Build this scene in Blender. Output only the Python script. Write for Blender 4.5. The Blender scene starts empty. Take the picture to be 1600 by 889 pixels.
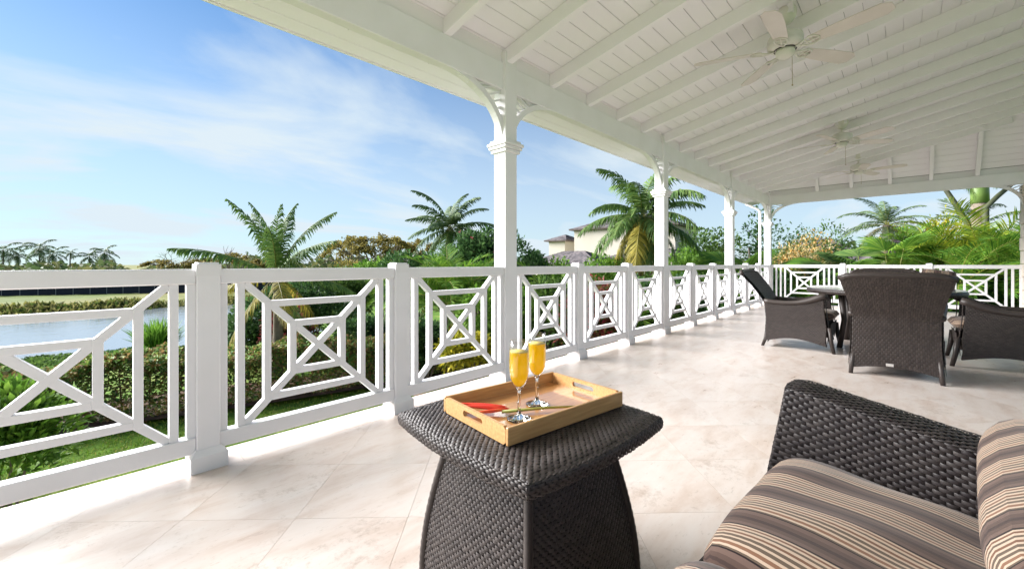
import bpy, bmesh, math, random
import numpy as np
from mathutils import Vector, Matrix, Quaternion

# ------------------------------------------------------------------ camera, sky, sun, exposure
FPX, VX, HY, CAMH = 645.0, 1412.0, 412.0, 1.05     # calibrated on a 1600 x 889 frame
A = math.atan((VX - 800) / FPX)
SA, CA = math.sin(A), math.cos(A)
scene = bpy.context.scene
col = scene.collection
cam_d = bpy.data.cameras.new('camera')
cam_d.sensor_width = 36.0
cam_d.lens = FPX / 1600 * 36.0
cam_d.shift_y = -(444.5 - HY) / 1600
cam_d.clip_start = 0.02
cam_d.clip_end = 6000
cam = bpy.data.objects.new('camera', cam_d)
col.objects.link(cam)
cam.location = (0, 0, CAMH)
cam.rotation_euler = (math.pi / 2, 0, A - math.pi / 2)
scene.camera = cam

SUN_EL, SUN_AZ = math.radians(29), math.radians(120)     # azimuth counted from +X towards +Y
SUN_DIR = Vector((math.cos(SUN_EL) * math.cos(SUN_AZ), math.cos(SUN_EL) * math.sin(SUN_AZ), math.sin(SUN_EL)))
sun_d = bpy.data.lights.new('sun', 'SUN')
sun_d.energy = 5.0
sun_d.angle = math.radians(48)
sun_d.color = (1.0, 0.98, 0.96)
sun = bpy.data.objects.new('sun', sun_d)
col.objects.link(sun)
sun.rotation_euler = SUN_DIR.to_track_quat('Z', 'Y').to_euler()

world = bpy.data.worlds.new('World')
scene.world = world
world.use_nodes = True
wn, wl = world.node_tree.nodes, world.node_tree.links
wn.clear()
def W(t, **k):
    n = wn.new(t)
    for a_, v in k.items():
        setattr(n, a_, v)
    return n
sky = W('ShaderNodeTexSky', sky_type='NISHITA', sun_disc=False, sun_elevation=SUN_EL,
        sun_rotation=math.pi / 2 - SUN_AZ, altitude=0, air_density=1.0, dust_density=0.15, ozone_density=1.0)
tc = W('ShaderNodeTexCoord')
sep = W('ShaderNodeSeparateXYZ'); wl.new(tc.outputs['Generated'], sep.inputs[0])
zc = W('ShaderNodeMath', operation='MAXIMUM'); wl.new(sep.outputs[2], zc.inputs[0]); zc.inputs[1].default_value = 0.0
za = W('ShaderNodeMath', operation='ADD'); wl.new(zc.outputs[0], za.inputs[0]); za.inputs[1].default_value = 0.22
dx = W('ShaderNodeMath', operation='DIVIDE'); wl.new(sep.outputs[0], dx.inputs[0]); wl.new(za.outputs[0], dx.inputs[1])
dy = W('ShaderNodeMath', operation='DIVIDE'); wl.new(sep.outputs[1], dy.inputs[0]); wl.new(za.outputs[0], dy.inputs[1])
cmb = W('ShaderNodeCombineXYZ'); wl.new(dx.outputs[0], cmb.inputs[0]); wl.new(dy.outputs[0], cmb.inputs[1])
mp = W('ShaderNodeMapping'); mp.inputs['Rotation'].default_value = (0, 0, math.radians(20)); mp.inputs['Scale'].default_value = (0.55, 1.0, 1.0)
mp.inputs['Location'].default_value = (3.1, 1.7, 0)
wl.new(cmb.outputs[0], mp.inputs[0])
nz = W('ShaderNodeTexNoise'); nz.inputs['Scale'].default_value = 1.25; nz.inputs['Detail'].default_value = 9
nz.inputs['Roughness'].default_value = 0.55; nz.inputs['Distortion'].default_value = 0.5
wl.new(mp.outputs[0], nz.inputs['Vector'])
cr = W('ShaderNodeValToRGB'); cr.color_ramp.elements[0].position = 0.49; cr.color_ramp.elements[1].position = 0.72
wl.new(nz.outputs[0], cr.inputs[0])
hz = W('ShaderNodeMapRange', interpolation_type='SMOOTHSTEP'); hz.inputs[1].default_value = 0.0; hz.inputs[2].default_value = 0.62
hz.inputs[3].default_value = 0.75; hz.inputs[4].default_value = 0.0
wl.new(sep.outputs[2], hz.inputs[0])
mx = W('ShaderNodeMath', operation='MULTIPLY_ADD', use_clamp=True); mx.inputs[1].default_value = 0.72
wl.new(cr.outputs[0], mx.inputs[0]); wl.new(hz.outputs[0], mx.inputs[2])
mix = W('ShaderNodeMix', data_type='RGBA')
tint = W('ShaderNodeMix', data_type='RGBA', blend_type='MULTIPLY'); tint.inputs[0].default_value = 1.0
tint.inputs[7].default_value = (0.41, 0.73, 0.99, 1)
wl.new(sky.outputs[0], tint.inputs[6])
wl.new(mx.outputs[0], mix.inputs[0]); wl.new(tint.outputs[2], mix.inputs[6]); mix.inputs[7].default_value = (4.6, 5.3, 5.8, 1)
bg = W('ShaderNodeBackground'); bg.inputs[1].default_value = 0.05
wl.new(mix.outputs[2], bg.inputs[0])
wo = W('ShaderNodeOutputWorld'); wl.new(bg.outputs[0], wo.inputs[0])

vs = scene.view_settings
vs.view_transform = 'Standard'; vs.look = 'None'; vs.gamma = 1; vs.use_curve_mapping = False
vs.exposure = 1.72
cy = scene.cycles
cy.max_bounces = 9; cy.diffuse_bounces = 6; cy.glossy_bounces = 4; cy.transmission_bounces = 8; cy.transparent_max_bounces = 8
cy.use_denoising = True
try:
    cy.denoiser = 'OPENIMAGEDENOISE'
except Exception:
    pass
cy.sample_clamp_indirect = 8.0
cy.caustics_reflective = False; cy.caustics_refractive = False

# ------------------------------------------------------------------ helpers
rnd = random.Random(11)
def at(px, py, Z):
    """point of the place seen at a pixel of the photograph, Z metres in front of the lens"""
    X = (px - 800) / FPX * Z
    return Vector((Z * CA + X * SA, Z * SA - X * CA, CAMH + (HY - py) * Z / FPX))

def sRGB(r, g, b):
    f = lambda c: (c / 255) / 12.92 if c <= 10 else (((c / 255) + 0.055) / 1.055) ** 2.4
    return (f(r), f(g), f(b))

MATS = {}
def mat(name, base, rough=0.5, spec=0.5, var=None, vscale=3.0, island=None, bump=0.0, bscale=60.0,
        translucent=0.0, metal=0.0, coat=0.0, emit=None):
    """procedural principled material: colour noise (var), per-island tint (island = list of colours), fine bump"""
    if name in MATS:
        return MATS[name]
    m = bpy.data.materials.new(name); m.use_nodes = True
    n, l = m.node_tree.nodes, m.node_tree.links
    p = n['Principled BSDF']
    p.inputs['Base Color'].default_value = (*base, 1)
    p.inputs['Roughness'].default_value = rough
    p.inputs['Specular IOR Level'].default_value = spec
    p.inputs['Metallic'].default_value = metal
    p.inputs['Coat Weight'].default_value = coat
    tcn = n.new('ShaderNodeTexCoord')
    colout = None
    if island:
        g = n.new('ShaderNodeNewGeometry')
        r = n.new('ShaderNodeValToRGB')
        els = r.color_ramp.elements
        while len(els) < len(island):
            els.new(0.5)
        for i, c in enumerate(island):
            els[i].position = i / max(1, len(island) - 1)
            els[i].color = (*c, 1)
        l.new(g.outputs['Random Per Island'], r.inputs[0])
        colout = r.outputs[0]
    if var:
        no = n.new('ShaderNodeTexNoise'); no.inputs['Scale'].default_value = vscale; no.inputs['Detail'].default_value = 5
        l.new(tcn.outputs['Object'], no.inputs['Vector'])
        rr = n.new('ShaderNodeMapRange'); rr.inputs[1].default_value = 0.3; rr.inputs[2].default_value = 0.7
        l.new(no.outputs[0], rr.inputs[0])
        mi = n.new('ShaderNodeMix'); mi.data_type = 'RGBA'
        l.new(rr.outputs[0], mi.inputs[0])
        if colout:
            l.new(colout, mi.inputs[6])
        else:
            mi.inputs[6].default_value = (*base, 1)
        mi.inputs[7].default_value = (*var, 1)
        colout = mi.outputs[2]
    if colout:
        l.new(colout, p.inputs['Base Color'])
    if bump:
        nb = n.new('ShaderNodeTexNoise'); nb.inputs['Scale'].default_value = bscale; nb.inputs['Detail'].default_value = 4
        l.new(tcn.outputs['Object'], nb.inputs['Vector'])
        b = n.new('ShaderNodeBump'); b.inputs['Strength'].default_value = bump; b.inputs['Distance'].default_value = 0.01
        l.new(nb.outputs[0], b.inputs['Height']); l.new(b.outputs[0], p.inputs['Normal'])
    if translucent:
        t = n.new('ShaderNodeBsdfTranslucent')
        if colout:
            l.new(colout, t.inputs['Color'])
        else:
            t.inputs['Color'].default_value = (*base, 1)
        ms = n.new('ShaderNodeMixShader'); ms.inputs[0].default_value = translucent
        out = n['Material Output']
        l.new(p.outputs[0], ms.inputs[1]); l.new(t.outputs[0], ms.inputs[2]); l.new(ms.outputs[0], out.inputs[0])
    MATS[name] = m
    return m

def link(o, parent=None):
    col.objects.link(o)
    if parent is not None:
        o.parent = parent
    return o

def mobj(name, me, material=None, parent=None, loc=None, rot=None):
    o = bpy.data.objects.new(name, me)
    if material is not None and len(me.materials) == 0:
        me.materials.append(material)
    link(o, parent)
    if loc is not None:
        o.location = loc
    if rot is not None:
        o.rotation_euler = rot
    return o

def tag(o, label=None, cat=None, group=None, kind=None):
    if label: o['label'] = label
    if cat: o['category'] = cat
    if group: o['group'] = group
    if kind: o['kind'] = kind
    return o

def empty(name, loc=(0, 0, 0), rz=0.0, label=None, cat=None, group=None, kind=None):
    o = bpy.data.objects.new(name, None)
    o.empty_display_size = 0.1
    link(o)
    o.location = loc; o.rotation_euler = (0, 0, rz)
    return tag(o, label, cat, group, kind)

def np_mesh(name, verts, faces, smooth=False):
    """fast mesh from arrays: faces (n,k) all of one size, or list"""
    me = bpy.data.meshes.new(name)
    verts = np.asarray(verts, dtype=np.float32)
    if isinstance(faces, np.ndarray):
        k = faces.shape[1]; nf = len(faces)
        me.vertices.add(len(verts)); me.vertices.foreach_set('co', verts.ravel())
        me.loops.add(nf * k); me.loops.foreach_set('vertex_index', faces.astype(np.int32).ravel())
        me.polygons.add(nf)
        me.polygons.foreach_set('loop_start', np.arange(0, nf * k, k, dtype=np.int32))
        me.update(calc_edges=True)
        me.validate()
    else:
        me.from_pydata([tuple(v) for v in verts], [], faces)
    if smooth:
        me.polygons.foreach_set('use_smooth', np.ones(len(me.polygons), dtype=bool))
    me.update()
    return me

def bm_mesh(name, bm, smooth=False):
    me = bpy.data.meshes.new(name)
    bmesh.ops.recalc_face_normals(bm, faces=bm.faces)
    bm.to_mesh(me); bm.free()
    if smooth:
        me.polygons.foreach_set('use_smooth', np.ones(len(me.polygons), dtype=bool))
    return me

BOXES = {}
def box_me(dx, dy, dz, bev=0.003):
    """bevelled box centred at the origin, cached"""
    key = (round(dx, 4), round(dy, 4), round(dz, 4), bev)
    if key in BOXES:
        return BOXES[key]
    bm = bmesh.new()
    bmesh.ops.create_cube(bm, size=1.0, matrix=Matrix.Diagonal((dx, dy, dz, 1)))
    if bev:
        bmesh.ops.bevel(bm, geom=bm.edges[:], offset=bev, segments=1, affect='EDGES', profile=0.6)
    BOXES[key] = bm_mesh('box', bm)
    return BOXES[key]

def box(name, c, d, material, parent=None, bev=0.003, rot=None):
    me = box_me(*d, bev)
    if len(me.materials) and me.materials[0] != material:
        k = ('m', material.name, round(d[0], 4), round(d[1], 4), round(d[2], 4), bev)
        if k not in BOXES:
            BOXES[k] = me.copy(); BOXES[k].materials[0] = material
        me = BOXES[k]
    return mobj(name, me, material, parent, c, rot)

def tube_bm(bm, pts, radii, seg=8, caps=True):
    pts = [Vector(p) for p in pts]
    rings = []
    up = Vector((0, 0, 1))
    prev = None
    for i, p in enumerate(pts):
        d = (pts[min(i + 1, len(pts) - 1)] - pts[max(i - 1, 0)])
        d = d.normalized() if d.length > 1e-9 else Vector((0, 0, 1))
        if prev is None:
            u = d.cross(up) if abs(d.dot(up)) < 0.95 else d.cross(Vector((1, 0, 0)))
        else:
            u = prev - d * prev.dot(d)
        u.normalize(); prev = u
        v = d.cross(u)
        r = radii[i] if hasattr(radii, '__len__') else radii
        rings.append([bm.verts.new(p + (u * math.cos(2 * math.pi * k / seg) + v * math.sin(2 * math.pi * k / seg)) * r) for k in range(seg)])
    for a_, b_ in zip(rings, rings[1:]):
        for k in range(seg):
            bm.faces.new((a_[k], a_[(k + 1) % seg], b_[(k + 1) % seg], b_[k]))
    if caps:
        bm.faces.new(rings[0][::-1]); bm.faces.new(rings[-1])

def tube(name, pts, radii, material, parent=None, seg=8, smooth=True):
    bm = bmesh.new(); tube_bm(bm, pts, radii, seg)
    return mobj(name, bm_mesh(name, bm, smooth), material, parent)

def lathe_me(name, prof, seg=28, smooth=True, closed=False):
    bm = bmesh.new()
    rings = [[bm.verts.new((r * math.cos(2 * math.pi * k / seg), r * math.sin(2 * math.pi * k / seg), z)) for k in range(seg)] if r > 1e-6
             else [bm.verts.new((0, 0, z))] for r, z in prof]
    pairs = list(zip(rings, rings[1:])) + ([(rings[-1], rings[0])] if closed else [])
    for a_, b_ in pairs:
        for k in range(seg):
            q = [a_[k % len(a_)], a_[(k + 1) % len(a_)], b_[(k + 1) % len(b_)], b_[k % len(b_)]]
            q = list(dict.fromkeys(q))
            if len(q) >= 3:
                bm.faces.new(q)
    return bm_mesh(name, bm, smooth)

def prism_me(name, pts, depth, axis='y', bev=0.0):
    """polygon in the xz plane pushed along y by depth"""
    bm = bmesh.new()
    f = bm.faces.new([bm.verts.new((x, 0, z)) for x, z in pts])
    r = bmesh.ops.extrude_face_region(bm, geom=[f])
    bmesh.ops.translate(bm, vec=(0, depth, 0), verts=[v for v in r['geom'] if isinstance(v, bmesh.types.BMVert)])
    if bev:
        bmesh.ops.bevel(bm, geom=bm.edges[:], offset=bev, segments=1, affect='EDGES')
    return bm_mesh(name, bm)

def grid_me(name, f, nu, nv, smooth=True, close_u=False):
    us = np.linspace(0, 1, nu + 1); vs_ = np.linspace(0, 1, nv + 1)
    V = np.array([f(u, v) for v in vs_ for u in us], dtype=np.float32)
    idx = np.arange((nu + 1) * (nv + 1)).reshape(nv + 1, nu + 1)
    F = np.stack([idx[:-1, :-1], idx[:-1, 1:], idx[1:, 1:], idx[1:, :-1]], -1).reshape(-1, 4)
    return np_mesh(name, V, F, smooth)

def copy_tree(o, parent=None):
    c = o.copy(); col.objects.link(c); c.parent = parent
    for ch in list(o.children):
        copy_tree(ch, c)
    return c

# ------------------------------------------------------------------ materials
WHITE = mat('white_paint', (0.84, 0.83, 0.845), 0.45, 0.35, var=(0.78, 0.765, 0.77), vscale=2.6, bump=0.06, bscale=70)
WHITE2 = mat('white_ceiling_paint', (0.87, 0.84, 0.875), 0.5, 0.35, var=(0.84, 0.81, 0.84), vscale=0.9, bump=0.04, bscale=50)
FANM = mat('cream_fan_paint', (0.74, 0.72, 0.66), 0.35, 0.5, var=(0.70, 0.68, 0.62), vscale=4)
FANBLADE = mat('pale_fan_blade', (0.72, 0.66, 0.62), 0.4, 0.4, var=(0.66, 0.60, 0.56), vscale=5)
DARKMETAL = mat('dark_hole', (0.02, 0.02, 0.02), 0.6)
WICKER = mat('dark_wicker', (0.05, 0.038, 0.034), 0.48, 0.45, island=[(0.036, 0.028, 0.027), (0.049, 0.039, 0.037), (0.064, 0.051, 0.047)])
WICKER_BACK = mat('wicker_core', (0.026, 0.021, 0.020), 0.7, 0.2)
SOFAW = mat('shaded_sofa_wicker', (0.035, 0.028, 0.027), 0.48, 0.42, island=[(0.023, 0.018, 0.019), (0.032, 0.026, 0.026), (0.044, 0.036, 0.035)])  # table wicker made darker; the shade on the sofa is put into the colour
CHAIRW = mat('brown_wicker', (0.05, 0.036, 0.032), 0.45, 0.4, island=[(0.028, 0.021, 0.019), (0.036, 0.027, 0.024), (0.046, 0.035, 0.031)])
TRUNK = mat('palm_trunk', (0.22, 0.18, 0.14), 0.9, 0.2, var=(0.12, 0.10, 0.075), vscale=6, bump=0.6, bscale=14)
BARK = mat('grey_bark', (0.20, 0.17, 0.14), 0.9, 0.2, var=(0.12, 0.10, 0.08), vscale=3, bump=0.5, bscale=10)

def stripe_material(name='striped_fabric', axis=0, period=0.155, wobble=0.004):
    m = bpy.data.materials.new(name); m.use_nodes = True
    n, l = m.node_tree.nodes, m.node_tree.links
    p = n['Principled BSDF']; p.inputs['Roughness'].default_value = 0.85; p.inputs['Specular IOR Level'].default_value = 0.15
    p.inputs['Sheen Weight'].default_value = 0.15
    t = n.new('ShaderNodeTexCoord')
    uvs = n.new('ShaderNodeSeparateXYZ'); l.new(t.outputs['UV'], uvs.inputs[0])
    no = n.new('ShaderNodeTexNoise'); no.inputs['Scale'].default_value = 4.0; no.inputs['Detail'].default_value = 2
    l.new(t.outputs['UV'], no.inputs['Vector'])
    ad = n.new('ShaderNodeMath'); ad.operation = 'MULTIPLY_ADD'; ad.inputs[1].default_value = wobble * 2
    l.new(no.outputs[0], ad.inputs[0]); l.new(uvs.outputs[axis], ad.inputs[2])
    dv = n.new('ShaderNodeMath'); dv.operation = 'DIVIDE'; dv.inputs[1].default_value = period; l.new(ad.outputs[0], dv.inputs[0])
    fr = n.new('ShaderNodeMath'); fr.operation = 'FRACT'; l.new(dv.outputs[0], fr.inputs[0])
    r = n.new('ShaderNodeValToRGB'); r.color_ramp.interpolation = 'CONSTANT'
    black = sRGB(30, 23, 23); taupe = sRGB(78, 62, 56); taupe2 = sRGB(94, 76, 69); dk = sRGB(60, 47, 44)
    cream = sRGB(174, 154, 136); tan = sRGB(104, 75, 59); olive = sRGB(88, 75, 64); warm = sRGB(116, 85, 67)
    seq = [(0, black), (.022, taupe2), (.09, taupe), (.17, dk), (.235, taupe), (.32, taupe2), (.40, black), (.425, olive), (.455, cream), (.495, warm),
           (.545, cream), (.585, olive), (.635, cream), (.67, olive), (.72, cream), (.755, tan), (.80, cream), (.84, olive),
           (.88, cream), (.92, tan), (.955, cream), (.985, dk)]
    els = r.color_ramp.elements
    while len(els) < len(seq):
        els.new(0.5)
    for e, (pos, c) in zip(els, seq):
        e.position = pos; e.color = (*c, 1)
    l.new(fr.outputs[0], r.inputs[0]); l.new(r.outputs[0], p.inputs['Base Color'])
    wv = n.new('ShaderNodeTexNoise'); wv.inputs['Scale'].default_value = 380; l.new(t.outputs['UV'], wv.inputs['Vector'])
    b = n.new('ShaderNodeBump'); b.inputs['Strength'].default_value = 0.25; b.inputs['Distance'].default_value = 0.002
    l.new(wv.outputs[0], b.inputs['Height']); l.new(b.outputs[0], p.inputs['Normal'])
    return m
STRIPE = stripe_material()

def travertine():
    m = bpy.data.materials.new('travertine'); m.use_nodes = True
    n, l = m.node_tree.nodes, m.node_tree.links
    p = n['Principled BSDF']
    t = n.new('ShaderNodeTexCoord'); oi = n.new('ShaderNodeObjectInfo')
    ofs = n.new('ShaderNodeVectorMath'); ofs.operation = 'SCALE'; ofs.inputs[0].default_value = (37.0, 19.0, 11.0)
    l.new(oi.outputs['Random'], ofs.inputs['Scale'])
    av = n.new('ShaderNodeVectorMath'); av.operation = 'ADD'; l.new(t.outputs['Object'], av.inputs[0]); l.new(ofs.outputs[0], av.inputs[1])
    st = n.new('ShaderNodeMapping'); st.inputs['Scale'].default_value = (2.2, 6.5, 2.2); l.new(av.outputs[0], st.inputs[0])
    n1 = n.new('ShaderNodeTexNoise'); n1.inputs['Scale'].default_value = 1.3; n1.inputs['Detail'].default_value = 8; n1.inputs['Roughness'].default_value = 0.62; n1.inputs['Distortion'].default_value = 0.3
    l.new(st.outputs[0], n1.inputs['Vector'])
    r1 = n.new('ShaderNodeValToRGB'); e = r1.color_ramp.elements
    e[0].position = 0.34; e[0].color = (0.52, 0.425, 0.365, 1); e[1].position = 0.68; e[1].color = (0.62, 0.565, 0.525, 1)
    x = e.new(0.5); x.color = (0.59, 0.515, 0.465, 1)
    l.new(n1.outputs[0], r1.inputs[0])
    # pits and veins of the stone
    st2 = n.new('ShaderNodeMapping'); st2.inputs['Scale'].default_value = (13, 40, 13); l.new(av.outputs[0], st2.inputs[0])
    n2 = n.new('ShaderNodeTexNoise'); n2.inputs['Scale'].default_value = 1.6; n2.inputs['Detail'].default_value = 5; n2.inputs['Roughness'].default_value = 0.7
    l.new(st2.outputs[0], n2.inputs['Vector'])
    r2 = n.new('ShaderNodeMapRange'); r2.inputs[1].default_value = 0.60; r2.inputs[2].default_value = 0.76; l.new(n2.outputs[0], r2.inputs[0])
    mx_ = n.new('ShaderNodeMix'); mx_.data_type = 'RGBA'; mx_.inputs[7].default_value = (0.26, 0.20, 0.155, 1)
    mm = n.new('ShaderNodeMath'); mm.operation = 'MULTIPLY'; mm.inputs[1].default_value = 0.6; l.new(r2.outputs[0], mm.inputs[0])
    l.new(mm.outputs[0], mx_.inputs[0]); l.new(r1.outputs[0], mx_.inputs[6])
    # fine pitting gathered in drifts
    n3 = n.new('ShaderNodeTexNoise'); n3.inputs['Scale'].default_value = 26; n3.inputs['Detail'].default_value = 8; n3.inputs['Roughness'].default_value = 0.8
    l.new(av.outputs[0], n3.inputs['Vector'])
    n4 = n.new('ShaderNodeTexNoise'); n4.inputs['Scale'].default_value = 3.2; n4.inputs['Detail'].default_value = 3
    l.new(av.outputs[0], n4.inputs['Vector'])
    s34 = n.new('ShaderNodeMath'); s34.operation = 'MULTIPLY_ADD'; s34.inputs[1].default_value = 0.55; l.new(n4.outputs[0], s34.inputs[0]); l.new(n3.outputs[0], s34.inputs[2])
    r3 = n.new('ShaderNodeMapRange'); r3.inputs[1].default_value = 0.84; r3.inputs[2].default_value = 1.02; r3.inputs[4].default_value = 0.55; l.new(s34.outputs[0], r3.inputs[0])
    mx3 = n.new('ShaderNodeMix'); mx3.data_type = 'RGBA'; mx3.inputs[7].default_value = (0.30, 0.225, 0.17, 1)
    l.new(r3.outputs[0], mx3.inputs[0]); l.new(mx_.outputs[2], mx3.inputs[6])
    mx_ = mx3
    # tile to tile tint
    hv = n.new('ShaderNodeHueSaturation'); mr = n.new('ShaderNodeMapRange'); mr.inputs[3].default_value = 0.97; mr.inputs[4].default_value = 1.02
    l.new(oi.outputs['Random'], mr.inputs[0]); l.new(mr.outputs[0], hv.inputs['Value']); l.new(mx_.outputs[2], hv.inputs['Color'])
    l.new(hv.outputs[0], p.inputs['Base Color'])
    rr = n.new('ShaderNodeMapRange'); rr.inputs[1].default_value = 0.3; rr.inputs[2].default_value = 0.7; rr.inputs[3].default_value = 0.27; rr.inputs[4].default_value = 0.34
    l.new(n1.outputs[0], rr.inputs[0]); l.new(rr.outputs[0], p.inputs['Roughness'])
    p.inputs['Specular IOR Level'].default_value = 0.38
    b = n.new('ShaderNodeBump'); b.inputs['Strength'].default_value = 0.12; b.inputs['Distance'].default_value = 0.003; b.invert = True
    l.new(r2.outputs[0], b.inputs['Height']); l.new(b.outputs[0], p.inputs['Normal'])
    return m
TRAV = travertine()
GROUT = mat('grout', (0.60, 0.53, 0.48), 0.9, 0.1, var=(0.55, 0.48, 0.43), vscale=9)

# ------------------------------------------------------------------ terrain
LAWN = -2.0
LAKE = -6.0
def smooth(a_, b_, x):
    t = np.clip((x - a_) / (b_ - a_), 0, 1)
    return t * t * (3 - 2 * t)
def ground_z(s, t):
    s = np.asarray(s, float); t = np.asarray(t, float)
    base = LAWN - 3.5 * smooth(15, 42, t)
    wob = 1.2 * np.sin(s * 0.13) + 0.8 * np.sin(s * 0.31 + 1)
    m = smooth(41, 46, t + wob) * (1 - smooth(84, 90, t + wob * 1.5)) * (1 - smooth(10, 22, s - 0.10 * (t - 40)))
    m *= smooth(-110, -90, s)
    return base * (1 - m) + (-7.2) * m + 0.06 * np.sin(s * 0.7) * np.sin(t * 0.6) * smooth(4, 14, t)
def ground_mat(name, c1, c2, c3, sc):
    m = bpy.data.materials.new(name); m.use_nodes = True
    n, l = m.node_tree.nodes, m.node_tree.links
    p = n['Principled BSDF']; p.inputs['Roughness'].default_value = 0.95; p.inputs['Specular IOR Level'].default_value = 0.1
    t = n.new('ShaderNodeTexCoord')
    a1 = n.new('ShaderNodeTexNoise'); a1.inputs['Scale'].default_value = sc; a1.inputs['Detail'].default_value = 6
    a2 = n.new('ShaderNodeTexNoise'); a2.inputs['Scale'].default_value = sc * 14; a2.inputs['Detail'].default_value = 5
    l.new(t.outputs['Object'], a1.inputs[0]); l.new(t.outputs['Object'], a2.inputs[0])
    r = n.new('ShaderNodeValToRGB'); r.color_ramp.elements[0].position = 0.35; r.color_ramp.elements[1].position = 0.68
    r.color_ramp.elements[0].color = (*c1, 1); r.color_ramp.elements[1].color = (*c3, 1); e = r.color_ramp.elements.new(0.52); e.color = (*c2, 1)
    l.new(a1.outputs[0], r.inputs[0])
    h = n.new('ShaderNodeHueSaturation'); mr = n.new('ShaderNodeMapRange'); mr.inputs[1].default_value = .3; mr.inputs[2].default_value = .7; mr.inputs[3].default_value = .7; mr.inputs[4].default_value = 1.3
    l.new(a2.outputs[0], mr.inputs[0]); l.new(mr.outputs[0], h.inputs['Value']); l.new(r.outputs[0], h.inputs['Color']); l.new(h.outputs[0], p.inputs['Base Color'])
    b = n.new('ShaderNodeBump'); b.inputs['Strength'].default_value = 0.7; b.inputs['Distance'].default_value = 0.05
    l.new(a2.outputs[0], b.inputs['Height']); l.new(b.outputs[0], p.inputs['Normal'])
    return m
def axis_samples(lo, hi, n0, n1, far):
    core = np.linspace(lo, hi, n0)
    ext = np.geomspace(1, far, n1)
    return np.concatenate([lo - ext[::-1], core, hi + ext])
gs = axis_samples(-30, 60, 61, 22, 2500.0)
gt = axis_samples(-20, 140, 107, 22, 2500.0)
S_, T_ = np.meshgrid(gs, gt)
gv = np.stack([S_, T_, ground_z(S_, T_)], -1).reshape(-1, 3)
gi = np.arange(len(gs) * len(gt)).reshape(len(gt), len(gs))
gf = np.stack([gi[:-1, :-1], gi[:-1, 1:], gi[1:, 1:], gi[1:, :-1]], -1).reshape(-1, 4)
gme = np_mesh('ground', gv, gf, True)
gme.materials.append(ground_mat('lawn_grass', (0.07, 0.14, 0.018), (0.10, 0.18, 0.025), (0.17, 0.20, 0.045), 0.45))
gme.materials.append(ground_mat('fairway_grass', (0.11, 0.14, 0.035), (0.17, 0.17, 0.055), (0.23, 0.19, 0.085), 0.045))
cen = gv[gf].mean(1)
gme.polygons.foreach_set('material_index', (cen[:, 1] > 60).astype(np.int32))
ground = mobj('ground', gme); tag(ground, 'green lawn and golf course ground falling away to the lake', kind='structure')

wm = bpy.data.materials.new('lake_water'); wm.use_nodes = True
_n, _l = wm.node_tree.nodes, wm.node_tree.links
_p = _n['Principled BSDF']; _p.inputs['Base Color'].default_value = (0.19, 0.215, 0.24, 1); _p.inputs['Roughness'].default_value = 0.08; _p.inputs['IOR'].default_value = 1.33
_t = _n.new('ShaderNodeTexCoord'); _no = _n.new('ShaderNodeTexNoise'); _no.inputs['Scale'].default_value = 0.9; _no.inputs['Detail'].default_value = 6
_l.new(_t.outputs['Object'], _no.inputs[0]); _b = _n.new('ShaderNodeBump'); _b.inputs['Strength'].default_value = 0.16; _b.inputs['Distance'].default_value = 0.15
_l.new(_no.outputs[0], _b.inputs['Height']); _l.new(_b.outputs[0], _p.inputs['Normal'])
lk = np_mesh('lake', [(-120, 38, LAKE), (34, 38, LAKE), (34, 94, LAKE), (-120, 94, LAKE)], np.array([[0, 1, 2, 3]]))
tag(mobj('lake', lk, wm), 'still lake reflecting the bright sky beyond the hedge', kind='structure')

# ------------------------------------------------------------------ veranda floor
FE = 2.80                 # outer edge of the floor
BORD = 2.545              # inner edge of the coping course
S0, S1, TMIN = -3.4, 13.1, -4.6
floor_me = bpy.data.meshes.new('floor')
bm = bmesh.new()
bmesh.ops.create_cube(bm, size=1.0, matrix=Matrix.Translation(((S0 + S1) / 2, (FE - .012 + TMIN) / 2, -0.16)) @ Matrix.Diagonal((S1 - S0 - .02, FE - .012 - TMIN, 0.306, 1)))
floor = mobj('floor', bm_mesh('floor', bm), GROUT); tag(floor, 'cream travertine veranda floor laid diagonally', kind='structure')
# wall of the terrace below
bm = bmesh.new()
bmesh.ops.create_cube(bm, size=1.0, matrix=Matrix.Translation(((S0 + S1) / 2, (FE - .2 + TMIN) / 2, -1.32)) @ Matrix.Diagonal((S1 - S0 - .4, FE - .2 - TMIN, 2.0, 1)))
tag(mobj('terrace_wall', bm_mesh('terrace_wall', bm), mat('render_wall', (0.62, 0.58, 0.5), 0.8, 0.2, var=(0.55, 0.5, 0.43), vscale=1)),
    'pale rendered wall carrying the veranda floor', kind='structure')

def clip_poly(poly, side):
    out = []
    for i in range(len(poly)):
        p, q = poly[i], poly[(i + 1) % len(poly)]
        dp, dq = side(p), side(q)
        if dp >= 0: out.append(p)
        if dp * dq < 0:
            k = dp / (dp - dq)
            out.append((p[0] + (q[0] - p[0]) * k, p[1] + (q[1] - p[1]) * k))
    return out
def tile_piece(poly, name='tile'):
    cx = sum(p[0] for p in poly) / len(poly); cyy = sum(p[1] for p in poly) / len(poly)
    bm = bmesh.new()
    f = bm.faces.new([bm.verts.new((p[0] - cx, p[1] - cyy, 0)) for p in poly])
    if f.normal.z < 0: f.normal_flip()
    f.normal_update()
    if f.normal.z < 0:
        bmesh.ops.reverse_faces(bm, faces=[f])
    r = bmesh.ops.extrude_face_region(bm, geom=[f])
    bmesh.ops.translate(bm, vec=(0, 0, -0.012), verts=[v for v in r['geom'] if isinstance(v, bmesh.types.BMVert)])
    return mobj(name, bm_mesh('tile', bm), TRAV, floor, (cx, cyy, 0.004))
TS = 0.46; GAPT = 0.0011
R2 = math.sqrt(0.5)
c0p, c0m = 2.43 * R2, -1.195 * R2           # joint lines seen in the photograph
pieces = []
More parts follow.
